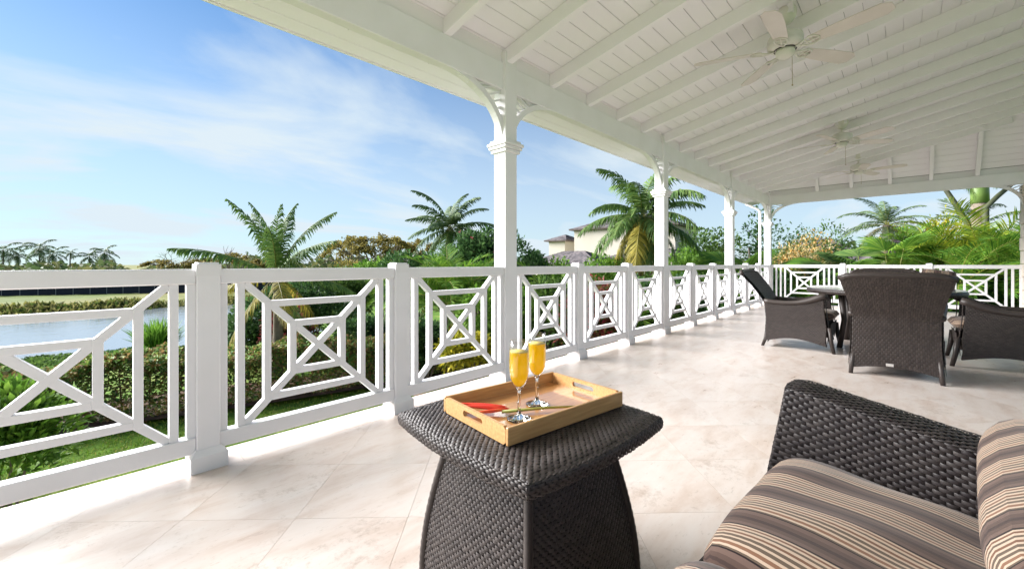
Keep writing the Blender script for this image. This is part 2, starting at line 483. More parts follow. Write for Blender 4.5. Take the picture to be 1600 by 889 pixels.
for i in range(-40, 60):
    for j in range(-60, 60):
        u0, v0 = c0p + i * TS, c0m + j * TS   # u = (s+t)/sqrt2, v = (s-t)/sqrt2
        q = [(u0 + GAPT / 2, v0 + GAPT / 2), (u0 + TS - GAPT / 2, v0 + GAPT / 2), (u0 + TS - GAPT / 2, v0 + TS - GAPT / 2), (u0 + GAPT / 2, v0 + TS - GAPT / 2)]
        poly = [((u + v) * R2, (u - v) * R2) for u, v in q]
        cx = sum(p[0] for p in poly) / 4; cyy = sum(p[1] for p in poly) / 4
        if cx < S0 - .5 or cx > S1 + .5 or cyy > BORD + .5 or cyy < -2.9:
            continue
        # only what could be seen from about here
        if cx < -0.9 or (cyy < -0.9 and cx < 3.0) or (cyy < 0.2 and cx < 0.0):
            continue
        p2 = clip_poly(poly, lambda p: BORD - GAPT - p[1])
        p2 = clip_poly(p2, lambda p: (S1 - .3) - p[0]) if p2 else p2
        p2 = clip_poly(p2, lambda p: p[1] + 2.9) if p2 else p2
        if len(p2) >= 3:
            ar = abs(sum(p2[k][0] * p2[(k + 1) % len(p2)][1] - p2[(k + 1) % len(p2)][0] * p2[k][1] for k in range(len(p2)))) / 2
            if ar < 0.002: continue
            pieces.append((math.hypot(cx, cyy), p2, p2 == poly, cx, cyy))
pieces.sort(key=lambda p: p[0])
full = None
for d_, p2, whole, cx, cyy in pieces[:280]:
    if whole and full is not None:
        o = full.copy(); link(o, floor); o.location = (cx, cyy, 0.004)
        o.rotation_euler = (0, 0, (0, math.pi)[rnd.random() < .5])
    else:
        o = tile_piece(p2)
        if whole: full = o
# the farthest tiles, under and behind the dining set, in one mesh
bm = bmesh.new()
for d_, p2, whole, cx, cyy in pieces[280:]:
    f = bm.faces.new([bm.verts.new((p[0], p[1], 0)) for p in p2])
    r = bmesh.ops.extrude_face_region(bm, geom=[f])
    bmesh.ops.translate(bm, vec=(0, 0, -.012), verts=[v for v in r['geom'] if isinstance(v, bmesh.types.BMVert)])
mobj('far_tiles', bm_mesh('far_tiles', bm), TRAV, floor, (0, 0, .004))['kind'] = 'stuff'
# coping stones along the open edges
sx = -0.105 - 0.72 * 4
while sx < S1 - .02:
    x0, x1 = max(sx, S0 + .02), min(sx + 0.72 - GAPT, S1)
    if x1 - x0 > .05:
        tile_piece([(x0, BORD), (x1, BORD), (x1, FE), (x0, FE)], 'coping_stone')
    sx += 0.72
ty = BORD - GAPT
while ty > -2.9:
    tile_piece([(S1 - .3 + GAPT, ty - .72), (S1, ty - .72), (S1, ty - GAPT), (S1 - .3 + GAPT, ty - GAPT)], 'coping_stone')
    ty -= .72

# ------------------------------------------------------------------ railing
D = 2.58                      # inner face of posts and columns
P0, PL = 0.465, 1.123         # first post in view, panel length
FR = (0.17, 0.945)            # clear height of a panel
ORD = ['first', 'second', 'third', 'fourth', 'fifth', 'sixth', 'seventh', 'eighth', 'ninth', 'tenth', 'eleventh', 'twelfth', 'thirteenth']
def bar(name, p, q, w, depth, y0, parent, ext=0.0):
    """bar in the local xz plane from p to q, width w, front face at y0, depth going to +y"""
    dx_, dz_ = q[0] - p[0], q[1] - p[1]
    L = math.hypot(dx_, dz_) + 2 * ext
    c = ((p[0] + q[0]) / 2, y0 + depth / 2, (p[1] + q[1]) / 2)
    return box(name, c, (L, depth, w), WHITE, parent, 0.002, (0, -math.atan2(dz_, dx_), 0))
def make_panel(half, verts, label, group, frame=0.413):
    """lattice panel, local x along the run, y outward; half = half the clear width; verts = +/- offsets of upright bars"""
    t = empty('lattice_railing', label=label, cat='railing', group=group)
    zc_ = (FR[0] + FR[1]) / 2; hh = (FR[1] - FR[0]) / 2; w = 0.036
    box('top_rail', (0, .047, .9835), (2 * half, .066, .077), WHITE, t, .006)
    box('bottom_rail', (0, .047, .13), (2 * half, .066, .08), WHITE, t, .004)
    for sgn in (-1, 1):
        bar('stile', (sgn * (half - w / 2), FR[0]), (sgn * (half - w / 2), FR[1]), w, .047, .0275, t)
        for v in verts:
            bar('upright', (sgn * v, FR[0]), (sgn * v, FR[1]), w, .046, .028, t)
    for nm, a_, b_ in (('outer_square', .283, .265), ('inner_square', .149, .140)):
        for sgn in (-1, 1):
            bar('lattice_bar', (sgn * a_, zc_ - b_ - w / 2), (sgn * a_, zc_ + b_ + w / 2), w, .044, .029, t)
            bar('lattice_bar', (-a_ + w / 2, zc_ + sgn * b_), (a_ - w / 2, zc_ + sgn * b_), w, .043, .0295, t)
    fx = frame - w / 2
    bar('diagonal_bar', (-fx, zc_ - hh), (fx, zc_ + hh), w, .042, .030, t, -.004)
    bar('diagonal_bar', (-fx, zc_ + hh), (fx, zc_ - hh), w, .040, .031, t, -.004)
    return t
first = None
names_l = {-1: 'lattice railing panel cut by the left edge of the photo, lake behind',
           0: 'lattice railing panel between the two nearest low posts, drooping palm behind',
           1: 'lattice railing panel just left of the nearest tall column',
           2: 'lattice railing panel just right of the nearest tall column',
           3: 'lattice railing panel between the two low posts after the nearest column',
           4: 'lattice railing panel just left of the second tall column',
           5: 'lattice railing panel just right of the second tall column',
           6: 'lattice railing panel between the two low posts after the second column',
           7: 'lattice railing panel just left of the third tall column',
           8: 'lattice railing panel just right of the third tall column, behind a chair back',
           9: 'lattice railing panel between the two low posts before the corner column',
           10: 'lattice railing panel just left of the corner column'}
def is_col(i): return i % 3 == 2
for i in range(-1, 11):
    a_ = P0 + PL * i + (.075 if is_col(i) else .05)
    b_ = P0 + PL * (i + 1) - (.075 if is_col(i + 1) else .05)
    p = make_panel((b_ - a_) / 2, (.413,), names_l[i], 'lattice panels of the long railing')
    p.location = ((a_ + b_) / 2, D, 0)

PLINTH = {}
def add_plinth(t, w, h=0.075, o=0.028, ch=0.03):
    k = (w, h, o, ch)
    if k not in PLINTH:
        bm = bmesh.new()
        ring = []
        for hw, z in ((w / 2 + o, 0.0), (w / 2 + o, h), (w / 2 + .004, h + ch)):
            ring.append([bm.verts.new((x * hw, y * hw, z)) for x, y in ((-1, -1), (1, -1), (1, 1), (-1, 1))])
        for a_, b_ in zip(ring, ring[1:]):
            for q in range(4):
                bm.faces.new((a_[q], a_[(q + 1) % 4], b_[(q + 1) % 4], b_[q]))
        bm.faces.new(ring[-1]); bm.faces.new(ring[0][::-1])
        PLINTH[k] = bm_mesh('plinth', bm)
    return mobj('plinth', PLINTH[k], WHITE, t, (0, 0, .0045))
def make_post(x, y, label, group):
    t = empty('railing_post', (x, y, 0), label=label, cat='post', group=group)
    box('shaft', (0, 0, .525), (.10, .10, 1.04), WHITE, t, .004)
    # shallow chamfered head like a cap
    bm = bmesh.new()
    bmesh.ops.create_cube(bm, size=1.0, matrix=Matrix.Diagonal((.106, .106, .07, 1)))
    bmesh.ops.bevel(bm, geom=[e for e in bm.edges if all(v.co.z > 0 for v in e.verts)], offset=.009, segments=2, affect='EDGES')
    mobj('cap', bm_mesh('cap', bm), WHITE, t, (0, 0, 1.022))
    add_plinth(t, .10)
    return t
post_l = {0: 'nearest low square railing post with the lake behind', 1: 'low square railing post behind the left corner of the wicker side table',
          3: 'low railing post right of the nearest column', 4: 'low railing post two panels right of the nearest column',
          6: 'low railing post right of the second column', 7: 'low railing post one panel left of the third column',
          9: 'low railing post right of the third column behind the chair back', 10: 'low railing post one panel left of the corner column', -1: 'low railing post at the far left outside the lake view'}
for i, lb in post_l.items():
    if i >= 0:
        make_post(P0 + PL * i, D + .05, lb, 'low posts of the long railing')
# end railing
SE = 12.80
ends = [(2.58, 1.127, 'end railing panel right of the corner column with orange flowers behind', (.413, .51, .61)),
        (1.027, -.355, 'end railing panel behind the high-backed chair and round table', (.413, .51, .61)),
        (-.455, -1.70, 'end railing panel beside the stone pillar at right', (.413, .50))]
for b_, a_, lb, vv in ends:
    p = make_panel((b_ - a_) / 2, vv, lb, 'lattice panels of the end railing')
    p.location = (SE, (a_ + b_) / 2, 0); p.rotation_euler = (0, 0, -math.pi / 2)
make_post(SE + .05, 1.077, 'low post of the end railing above the round table', 'low posts of the end railing')
make_post(SE + .05, -.405, 'low post of the end railing above the high-backed chair', 'low posts of the end railing')

# ------------------------------------------------------------------ columns, brackets, beams
BZ0, BZ1 = 2.615, 2.855
def arc_bracket(parent, wid, hgt, axis):
    """quarter arch from the column up to the beam; axis: rotation about z of its outward direction"""
    me_key = ('arc', wid, hgt)
    if me_key not in BOXES:
        n_ = 18; th = .05; dp = .07
        bm = bmesh.new(); prev = None
        for k in range(n_ + 1):
            an = math.pi / 2 * k / n_
            # ellipse centre at (wid, 0): from (0,0) rising to (wid, hgt)
            po = (wid - (wid - .0) * math.cos(an), hgt * math.sin(an))
            nx_, nz_ = math.cos(an) / wid, -math.sin(an) / hgt
            ln = math.hypot(nx_, nz_); nx_, nz_ = nx_ / ln, nz_ / ln
            pi_ = (po[0] - nx_ * th, po[1] - nz_ * th)
            ring = [bm.verts.new((q[0], y, q[1])) for q in (po, pi_) for y in (-dp / 2, dp / 2)]
            if prev:
                a0, a1, b0, b1 = prev; c0_, c1_, d0, d1 = ring
                bm.faces.new((a0, a1, c1_, c0_)); bm.faces.new((b1, b0, d0, d1)); bm.faces.new((a0, c0_, d0, b0)); bm.faces.new((a1, b1, d1, c1_))
            else:
                bm.faces.new((ring[0], ring[1], ring[3], ring[2]))
            prev = ring
        bm.faces.new((prev[0], prev[2], prev[3], prev[1]))
        BOXES[me_key] = bm_mesh('arch', bm)
    arch = mobj('bracket', BOXES[me_key], WHITE, parent)
    arch.location = (0, 0, 0); arch.rotation_euler = (0, 0, axis)
    sl = []
    for k in range(7):
        f = .07 + k * .062
        # slanted slat from the corner side (column or beam) to the arch
        if k < 4:
            p = (0.0, hgt * (.52 + .15 * k)); 
        else:
            p = (wid * (.13 * (k - 3)), hgt + .01)
        an = math.radians(24 + 8.5 * k)
        q = (wid - wid * math.cos(an), hgt * math.sin(an) + .0)
        sl.append((p, q))
    for p, q in sl:
        L = math.hypot(q[0] - p[0], q[1] - p[1])
        b_ = box('slat', ((p[0] + q[0]) / 2, 0, (p[1] + q[1]) / 2), (round(L, 3), .03, .016), WHITE, arch, .001, (0, -math.atan2(q[1] - p[1], q[0] - p[0]), 0))
    return arch
def make_column(x, y, label, dirs):
    t = empty('column', (x, y, 0), label=label, cat='column', group='tall white columns of the veranda', kind='thing')
    box('shaft', (0, 0, 1.48), (.15, .15, 2.95), WHITE, t, .005)
    add_plinth(t, .15)
    cap = box('capital', (0, 0, 2.068), (.192, .192, .03), WHITE, t, .004)
    for dz, w in ((.030, .222), (.058, .245), (.083, .205)):
        box('moulding', (0, 0, dz), (w, w, .0275), WHITE, cap, .005)
    for ax in dirs:
        b_ = arc_bracket(t, .64, .455, ax)
        b_.location = (.075 * math.cos(ax), .075 * math.sin(ax), BZ0 - .455 - .001)
    return t
labels_c = {2: 'nearest tall white column rising behind the orange drinks', 5: 'second tall white column in front of the big coconut palm',
            8: 'third tall white column left of the fan palm leaf', 11: 'corner column where the long railing meets the end railing'}
for i, lb in labels_c.items():
    make_column(P0 + PL * i, D + .075, lb, (0, math.pi) if i != 11 else (math.pi, -math.pi / 2))

roof = empty('roof', (0, 0, 0)); tag(roof, 'white planked veranda roof with exposed rafters', kind='structure')
SC = P0 + PL * 11             # corner column centre
box('beam', ((S0 + SC) / 2 + .04, 2.655, (BZ0 + BZ1) / 2), (SC + .08 - S0, .085, BZ1 - BZ0), WHITE, roof, .004)
box('beam', (SC, (2.612 - 4.6) / 2, (BZ0 + BZ1) / 2 + .002), (.085, 2.612 + 4.6, BZ1 - BZ0), WHITE, roof, .004)
SLOPE = 0.205
CZ = 2.985                    # ceiling height at the beam (t = 2.61)
def ceil_z(t): return CZ + SLOPE * (2.61 - t)
HIP = 1.25
def s_end(t): return SC - .02 - SLOPE * max(0, 2.61 - t) / HIP   # where the end slope meets the ceiling
ang = math.atan(SLOPE)
# boards
bw = 0.14
t_hi = 2.61 + 0.14 * math.cos(ang)
TRIDGE = -4.4
while t_hi > TRIDGE:
    t_lo = t_hi - bw * math.cos(ang)
    tm = (t_hi + t_lo) / 2
    e_ = s_end(t_lo)
    o = box('ceiling_board', ((S0 + e_) / 2, tm, ceil_z(tm) + .012), (round(e_ - S0, 3), bw - .003, .022), WHITE2, roof, .003, (-ang, 0, 0))
    t_hi = t_lo
# eave soffit boards (outside the beam)
for kk in range(4):
    t0 = 2.70 + kk * .125; tm = t0 + .0625
    box('soffit_board', ((S0 + SC) / 2 + .3, tm, 2.812 - .16 * (tm - 2.70)), (SC + .6 - S0, .1235, .018), WHITE2, roof, .002, (-math.atan(.16), 0, 0))
box('fascia', ((S0 + SC) / 2 + .3, 3.212, 2.775), (SC + .62 - S0, .024, .125), WHITE, roof, .003)
# rafters
rw, rd = .066, .128
rs = P0 + PL * 2 - .674 * 9 - .02
def rafter(s, t_a, t_b, name='rafter'):
    L = (t_a - t_b) / math.cos(ang)
    tm = (t_a + t_b) / 2
    box(name, (s, tm, ceil_z(tm) - rd / 2 / math.cos(ang)), (rw, round(L, 3), rd), WHITE2, roof, .003, (-ang, 0, 0))
n_r = 0
while rs < SC - .05:
    if rs > S0:
        tb = TRIDGE
        if rs > s_end(TRIDGE):
            tb = 2.61 - (SC - .02 - rs) * HIP / SLOPE
        if 2.69 - tb > .15:
            rafter(rs, 2.69, max(tb, TRIDGE))
        box('rafter_tail', (rs, 2.775, 2.755), (rw, .15, .11), WHITE2, roof, .003, (-ang, 0, 0))
        # blocking between the rafters above the beam
        box('blocking', (rs + .337, 2.64, (BZ1 + CZ) / 2), (.674 - rw, .02, CZ - BZ1 + .012), WHITE2, roof, .0)
    rs += .674
# end slope: boards and rafters over the end beam
hz_ang = math.atan(HIP)
def hip_pt(s, t): return BZ1 + .13 + HIP * (SC - .02 - s)
for kk in range(9):
    d0 = kk * .14
    sA = SC - .02 - (d0 + .07) * math.cos(hz_ang)
    zA = CZ + (d0 + .07) * math.sin(hz_ang)
    t_top = 2.61 - (d0) * math.sin(hz_ang) / SLOPE
    if t_top < -4.2: break
    box('end_board', (sA + .012, (t_top - 4.6) / 2, zA + .008), (.137, round(t_top + 4.6, 3), .02), WHITE2, roof, .002, (0, hz_ang, 0))
for tt in (1.568, .905, .226, -.433, -1.102, -1.77, -2.44):
    rise = SLOPE * (2.61 - tt)
    L = rise / math.sin(hz_ang) + .1
    ss = SC - .02 - (L / 2 - .05) * math.cos(hz_ang) - .045
    box('end_rafter', (ss, tt, CZ + (L / 2 - .05) * math.sin(hz_ang) - .06), (round(L, 3), rw, .10), WHITE2, roof, .003, (0, hz_ang, 0))
box('blocking', (SC + .02, (2.6 - 4.6) / 2, (BZ1 + CZ) / 2), (.02, 7.2, CZ - BZ1), WHITE2, roof, 0)
# roof covering above the boards
rv = [(S0 - .3, 3.25, 2.86), (SC + .65, 3.25, 2.86), (SC + .65, -4.6, 2.86), (SC - 1.25, -4.6, ceil_z(-4.6) + .09), (S0 - .3, -4.6, ceil_z(-4.6) + .09)]
rv = [(S0 - .3, 3.222, 2.85), (SC + .60, 3.222, 2.85), (SC - 1.2, -4.6, ceil_z(-4.6) + .12), (S0 - .3, -4.6, ceil_z(-4.6) + .12), (SC + .62, -4.6, 2.86), (SC + .1, 2.75, 3.06), (S0 - .3, 2.75, 3.06)]
me = np_mesh('roof_covering', rv, [(0, 1, 5, 6), (6, 5, 2, 3), (1, 4, 2, 5)])
mobj('roof_covering', me, mat('grey_shingle', (0.16, 0.145, 0.15), 0.9, 0.2, var=(0.10, 0.09, 0.095), vscale=6), roof)

# downpipe at the corner
dp_ = tube('downpipe', [(12.86, 3.20, 2.72), (12.86, 3.13, 2.67), (12.86, 2.90, 2.54), (12.86, 2.855, 2.47), (12.86, 2.85, -1.9)], .032, WHITE, seg=10)
tag(dp_, 'white rainwater downpipe running down behind the corner column', 'downpipe')

# stone pillar at the right edge
STONE = mat('coral_stone', (0.68, 0.62, 0.53), 0.85, 0.2, var=(0.58, 0.52, 0.43), vscale=9, bump=0.5, bscale=35)
pil = empty('stone_pillar', (SC, -2.0, 0), label='pale coral stone pillar at the right edge of the photo', cat='pillar', kind='thing')
zz = 0.005
for kk in range(10):
    h_ = .26
    box('stone_block', (0, .01 * (kk % 2), zz + h_ / 2), (.5, .6, h_ - .008), STONE, pil, .008)
    zz += h_
arc = arc_bracket(pil, .50, .40, math.pi / 2)
arc.location = (0, .31, BZ0 - .401)

# ------------------------------------------------------------------ ceiling fans
def blade_me():
    bm = bmesh.new()
    pts = []
    n_ = 10
    # outline: root narrow, widening, rounded tip
    for k in range(n_ + 1):
        f = k / n_; x = .20 + .56 * f
        w = .052 + .022 * math.sin(min(1, f * 1.3) * math.pi / 2)
        if f > .9: w *= math.sqrt(max(0.05, 1 - ((f - .9) / .1) ** 2 * .75))
        pts.append((x, w))
    top = [bm.verts.new((x, w, 0)) for x, w in pts]; bot = [bm.verts.new((x, -w, 0)) for x, w in pts]
    for k in range(n_):
        bm.faces.new((top[k], bot[k], bot[k + 1], top[k + 1]))
    r = bmesh.ops.extrude_face_region(bm, geom=bm.faces[:])
    bmesh.ops.translate(bm, vec=(0, 0, .007), verts=[v for v in r['geom'] if isinstance(v, bmesh.types.BMVert)])
    return bm_mesh('blade', bm)
BLADE = blade_me()
def iron_me():
    bm = bmesh.new()
    for sg in (-1, 1):
        tube_bm(bm, [(.085, 0, 0), (.13, sg * .012, -.012), (.17, sg * .04, -.012), (.215, sg * .052, -.006), (.255, sg * .04, -.005), (.275, 0, -.005)], [.009, .009, .008, .008, .007, .006], 6)
    tube_bm(bm, [(.14, 0, -.012), (.275, 0, -.005)], [.007, .006], 6)
    tube_bm(bm, [(.18, -.045, -.012), (.18, .045, -.012)], .006, 6)
    tube_bm(bm, [(.225, -.05, -.006), (.225, .05, -.006)], .006, 6)
    return bm_mesh('blade_iron', bm, True)
IRON = iron_me()
def make_fan(s, t, z, rot, label, chain=.26):
    f = empty('ceiling_fan', (s, t, z), label=label, cat='fan', group='ceiling fans in a row')
    top = ceil_z(t) - z
    mobj('motor_housing', lathe_me('motor', [(0, .17), (.03, .168), (.06, .15), (.10, .14), (.135, .115), (.142, .09), (.137, .082), (.142, .074), (.137, .066), (.142, .058), (.142, .03), (.13, .012), (.105, 0), (.0, 0)], 32), FANM, f)
    mobj('canopy', lathe_me('canopy', [(0, top), (.085, top), (.09, top - .03), (.085, top - .07), (.055, top - .115), (.02, top - .135), (0, top - .135)], 28), FANM, f)
    tube('downrod', [(0, 0, .15), (0, 0, top - .12)], .014, FANM, f, 10)
    sw = mobj('switch_housing', lathe_me('switch', [(0, .0), (.075, -.001), (.078, -.02), (.072, -.055), (.045, -.075), (.0, -.078)], 24), FANM, f)
    mobj('dark_ring', lathe_me('ring', [(.083, .002), (.09, .002), (.09, -.006), (.083, -.006)], 28, closed=True), DARKMETAL, sw)
    for k in range(5):
        an = rot + k * 2 * math.pi / 5
        b = mobj('blade', BLADE, FANBLADE, f, (0, 0, -.002)); b.rotation_euler = (math.radians(-13), 0, an)
        i_ = mobj('blade_iron', IRON, FANM, b); 
    bm = bmesh.new()
    tube_bm(bm, [(.05, -.045, -.06), (.052, -.047, -.06 - chain)], .0022, 5)
    bmesh.ops.create_uvsphere(bm, u_segments=8, v_segments=6, radius=.007, matrix=Matrix.Translation((.052, -.047, -.06 - chain)))
    mobj('pull_chain', bm_mesh('pull_chain', bm, True), mat('brass_chain', (0.35, 0.27, 0.16), 0.4, 0.5, metal=0.6), f)
    # mounting block between the rafters
    box('mounting_block', (0, 0, top - .01), (.16, .15, .12), WHITE2, f, .003)
    return f
make_fan(4.45, .785, 3.0, math.radians(110.4), 'nearest and largest cream ceiling fan with five blades')
make_fan(8.57, .733, 3.02, math.radians(20), 'middle cream ceiling fan above the round table', .30)
make_fan(11.48, .704, 3.02, math.radians(50), 'farthest cream ceiling fan near the end beam', .2)

# ------------------------------------------------------------------ wicker weave
def weave(name, f, nu, nv, bulge, seg=4, over=0.01, jit=1.0):
    """basket weave on a surface f(u,v)->point (arrays): nv courses, each of nu bricks; every strand piece bulges out and dips under at its ends"""
    us, vs_, hs = [], [], []
    I, J = np.meshgrid(np.arange(-1, nu + 1), np.arange(nv))
    I = I.ravel().astype(float); J = J.ravel().astype(float)
    u0 = I + 0.5 * (J % 2)
    keep = (u0 + 1 + over > 0.02) & (u0 - over < nu - 0.02)
    u0 = u0[keep]; J = J[keep]
    a = np.linspace(-over, 1 + over, seg + 1)
    b = np.array([0.03, 0.5, 0.97])
    U = (u0[:, None, None] + a[None, :, None]) + 0 * b[None, None, :]
    V = (J[:, None, None] + b[None, None, :]) + 0 * a[None, :, None]
    prof = np.clip(1.35 * np.sin(np.clip((a - a[0]) / (a[-1] - a[0]), 0, 1) * np.pi), 0, 1)
    cross = np.array([0.42, 1.0, 0.42])
    Hh = (prof[:, None] * 1.6 - 0.7) * 1.0 + (cross[None, :] - 1.0) * 0.8
    rj = np.random.RandomState(nu * 31 + nv)
    Hh = np.broadcast_to(Hh[None], U.shape) * bulge * (1 + jit * rj.uniform(-.25, .3, (len(u0), 1, 1))) + jit * bulge * rj.normal(0, .12, (len(u0), 1, 1))
    U = U + jit * rj.normal(0, .035, (len(u0), 1, 1)); V = V + jit * rj.normal(0, .05, (len(u0), 1, 1))
    U = np.clip(U / nu, 0, 1); V = np.clip(V / nv, 0, 1)
    e = 1e-3
    P = f(U, V)
    Pu = f(np.clip(U + e, 0, 1), V) - f(np.clip(U - e, 0, 1), V)
    Pv = f(U, np.clip(V + e, 0, 1)) - f(U, np.clip(V - e, 0, 1))
    N = np.cross(Pu, Pv); N /= (np.linalg.norm(N, axis=-1, keepdims=True) + 1e-12)
    P = P + N * Hh[..., None]
    n_p = len(u0); m = (seg + 1) * 3
    idx = np.arange(n_p * m).reshape(n_p, seg + 1, 3)
    F = np.stack([idx[:, :-1, :-1], idx[:, 1:, :-1], idx[:, 1:, 1:], idx[:, :-1, 1:]], -1).reshape(-1, 4)
    return np_mesh(name, P.reshape(-1, 3), F, True)
def backing(name, f, nu, nv, inset):
    us = np.linspace(0, 1, nu + 1); vs_ = np.linspace(0, 1, nv + 1)
    U, V = np.meshgrid(us, vs_)
    e = 1e-3
    P = f(U, V)
    N = np.cross(f(np.clip(U + e, 0, 1), V) - f(np.clip(U - e, 0, 1), V), f(U, np.clip(V + e, 0, 1)) - f(U, np.clip(V - e, 0, 1)))
    N /= (np.linalg.norm(N, axis=-1, keepdims=True) + 1e-12)
    P = P - N * inset
    idx = np.arange((nu + 1) * (nv + 1)).reshape(nv + 1, nu + 1)
    F = np.stack([idx[:-1, :-1], idx[:-1, 1:], idx[1:, 1:], idx[1:, :-1]], -1).reshape(-1, 4)
    return P.reshape(-1, 3), F
def join_np(parts):
    Vs, Fs, o = [], [], 0
    for V, F in parts:
        Vs.append(V); Fs.append(F + o); o += len(V)
    return np.concatenate(Vs), np.concatenate(Fs)
def wicker(name, f, size_u, size_v, parent, brick=.024, row=.0115, bulge=.0022, m=WICKER, nb=(12, 12), back_inset=.004):
    """one woven face: strands + dark core behind them; size in metres"""
    nu, nv = max(2, round(size_u / brick)), max(2, round(size_v / row))
    w = mobj(name, weave(name, f, nu, nv, bulge, jit=.15 if m is CHAIRW else 1.0), m, parent); w['kind'] = 'stuff'
    V, F = backing('core', f, *nb, back_inset)
    mobj('core', np_mesh('core', V, F, True), WICKER_BACK, w)
    return w

# ------------------------------------------------------------------ side table
TC = Vector((1.04, .91, 0)); TR = math.radians(-4)
TH = .555
tb = empty('side_table', TC, TR, 'dark woven wicker side table with flared base carrying the tray', 'side table')
HWT = .305
def top_xy(u, v):
    x = (u * 2 - 1); y = (v * 2 - 1)
    bow = .075
    return HWT * x * (1 + bow * (1 - y * y)), HWT * y * (1 + bow * (1 - x * x))
def f_top(u, v):
    x, y = top_xy(u, v)
    q = np.maximum(np.abs(u * 2 - 1), np.abs(v * 2 - 1))
    return np.stack([x, y, TH - .012 * np.clip((q - .86) / .14, 0, 1) ** 2], -1)
wicker('woven_top', f_top, .61, .61, tb, .021, .0100, .0026, nb=(20, 20))
def f_rim(u, v):
    # perimeter parameter u, section v (0 top .. 1 under)
    k = (u * 4) % 4
    side = np.minimum(np.floor(k), 3); fr = k - side
    x = np.where(side == 0, fr * 2 - 1, np.where(side == 1, 1, np.where(side == 2, 1 - fr * 2, -1)))
    y = np.where(side == 0, -1, np.where(side == 1, fr * 2 - 1, np.where(side == 2, 1, 1 - fr * 2)))
    bow = .075
    cx = HWT * x * (1 + bow * (1 - y * y)); cyv = HWT * y * (1 + bow * (1 - x * x))
    an = v * math.pi * 1.05
    rr = .021
    rad = rr * np.sin(an) * .55
    l_ = np.sqrt(cx ** 2 + cyv ** 2)
    return np.stack([cx + cx / l_ * rad, cyv + cyv / l_ * rad, TH - .010 - rr * (1 - np.cos(an)) * .95], -1)
wicker('woven_rim', lambda u, v: f_rim(u, 1 - v), 2.5, .075, tb, .021, .0100, .0026, nb=(64, 6))
def base_hw(z):
    f = np.clip(1 - z / .50, 0, 1)
    return .178 + .075 * np.sin(f * math.pi / 2)
def f_base(k):
    def f(u, v):
        z = v * .50 + .004
        h = base_hw(z)
        x = (u * 2 - 1)
        bulge = 1 + .05 * (1 - x * x)
        X, Y = h * x, -h * bulge
        c, s_ = math.cos(k * math.pi / 2), math.sin(k * math.pi / 2)
        return np.stack([X * c - Y * s_, X * s_ + Y * c, z], -1)
    return f
for k in range(4):
    wicker('woven_side', f_base(k), .47, .50, tb, .021, .0100, .0026, nb=(10, 10))
# rounded corner posts wrapped in strand
for sx_ in (-1, 1):
    for sy_ in (-1, 1):
        pts = [(sx_ * float(base_hw(z)), sy_ * float(base_hw(z)), z) for z in np.linspace(.004, .51, 44)]
        bm = bmesh.new()
        rad = [.0125 + .0012 * (i % 2) for i in range(len(pts))]
        tube_bm(bm, pts, rad, 8)
        mobj('corner_post', bm_mesh('corner_post', bm, True), mat('wicker_wrap', (0.058, 0.046, 0.042), 0.45, 0.4, var=(0.04, 0.03, 0.027), vscale=40), tb)
box('underside', (0, 0, .497), (.50, .50, .014), WICKER_BACK, tb, .002)

# ------------------------------------------------------------------ tray, flower, drinks
def wood_mat(name, c1, c2, rough, sc=(1, 14, 14), coat=0.0):
    m = bpy.data.materials.new(name); m.use_nodes = True
    n, l = m.node_tree.nodes, m.node_tree.links
    p = n['Principled BSDF']; p.inputs['Roughness'].default_value = rough; p.inputs['Coat Weight'].default_value = coat; p.inputs['Coat Roughness'].default_value = 0.04
    t = n.new('ShaderNodeTexCoord'); mpn = n.new('ShaderNodeMapping'); mpn.inputs['Scale'].default_value = sc
    l.new(t.outputs['Object'], mpn.inputs[0])
    no = n.new('ShaderNodeTexNoise'); no.inputs['Scale'].default_value = 9; no.inputs['Detail'].default_value = 6; no.inputs['Distortion'].default_value = .4
    l.new(mpn.outputs[0], no.inputs[0])
    r = n.new('ShaderNodeValToRGB'); r.color_ramp.elements[0].position = .35; r.color_ramp.elements[1].position = .68
    r.color_ramp.elements[0].color = (*c1, 1); r.color_ramp.elements[1].color = (*c2, 1)
    l.new(no.outputs[0], r.inputs[0]); l.new(r.outputs[0], p.inputs['Base Color'])
    return m
BAMBOO = wood_mat('bamboo', (0.50, 0.27, 0.105), (0.64, 0.385, 0.165), 0.35)
BAMBOO_F = wood_mat('bamboo_floor', (0.44, 0.205, 0.07), (0.55, 0.28, 0.10), 0.22, coat=1.0)
TRL, TRW, TRH = .505, .345, .05
trc = Vector((1.067, .906, TH + .0045))
tr = empty('serving_tray', trc, math.radians(-7.5), 'bamboo serving tray with cut-out handles on the wicker table', 'tray')
box('tray_floor', (0, 0, .006), (TRL - .02, TRW - .02, .010), BAMBOO_F, tr, .001)
for sg in (-1, 1):
    box('side_wall', (0, sg * (TRW / 2 - .0055), TRH / 2), (TRL, .011, TRH), BAMBOO, tr, .002)
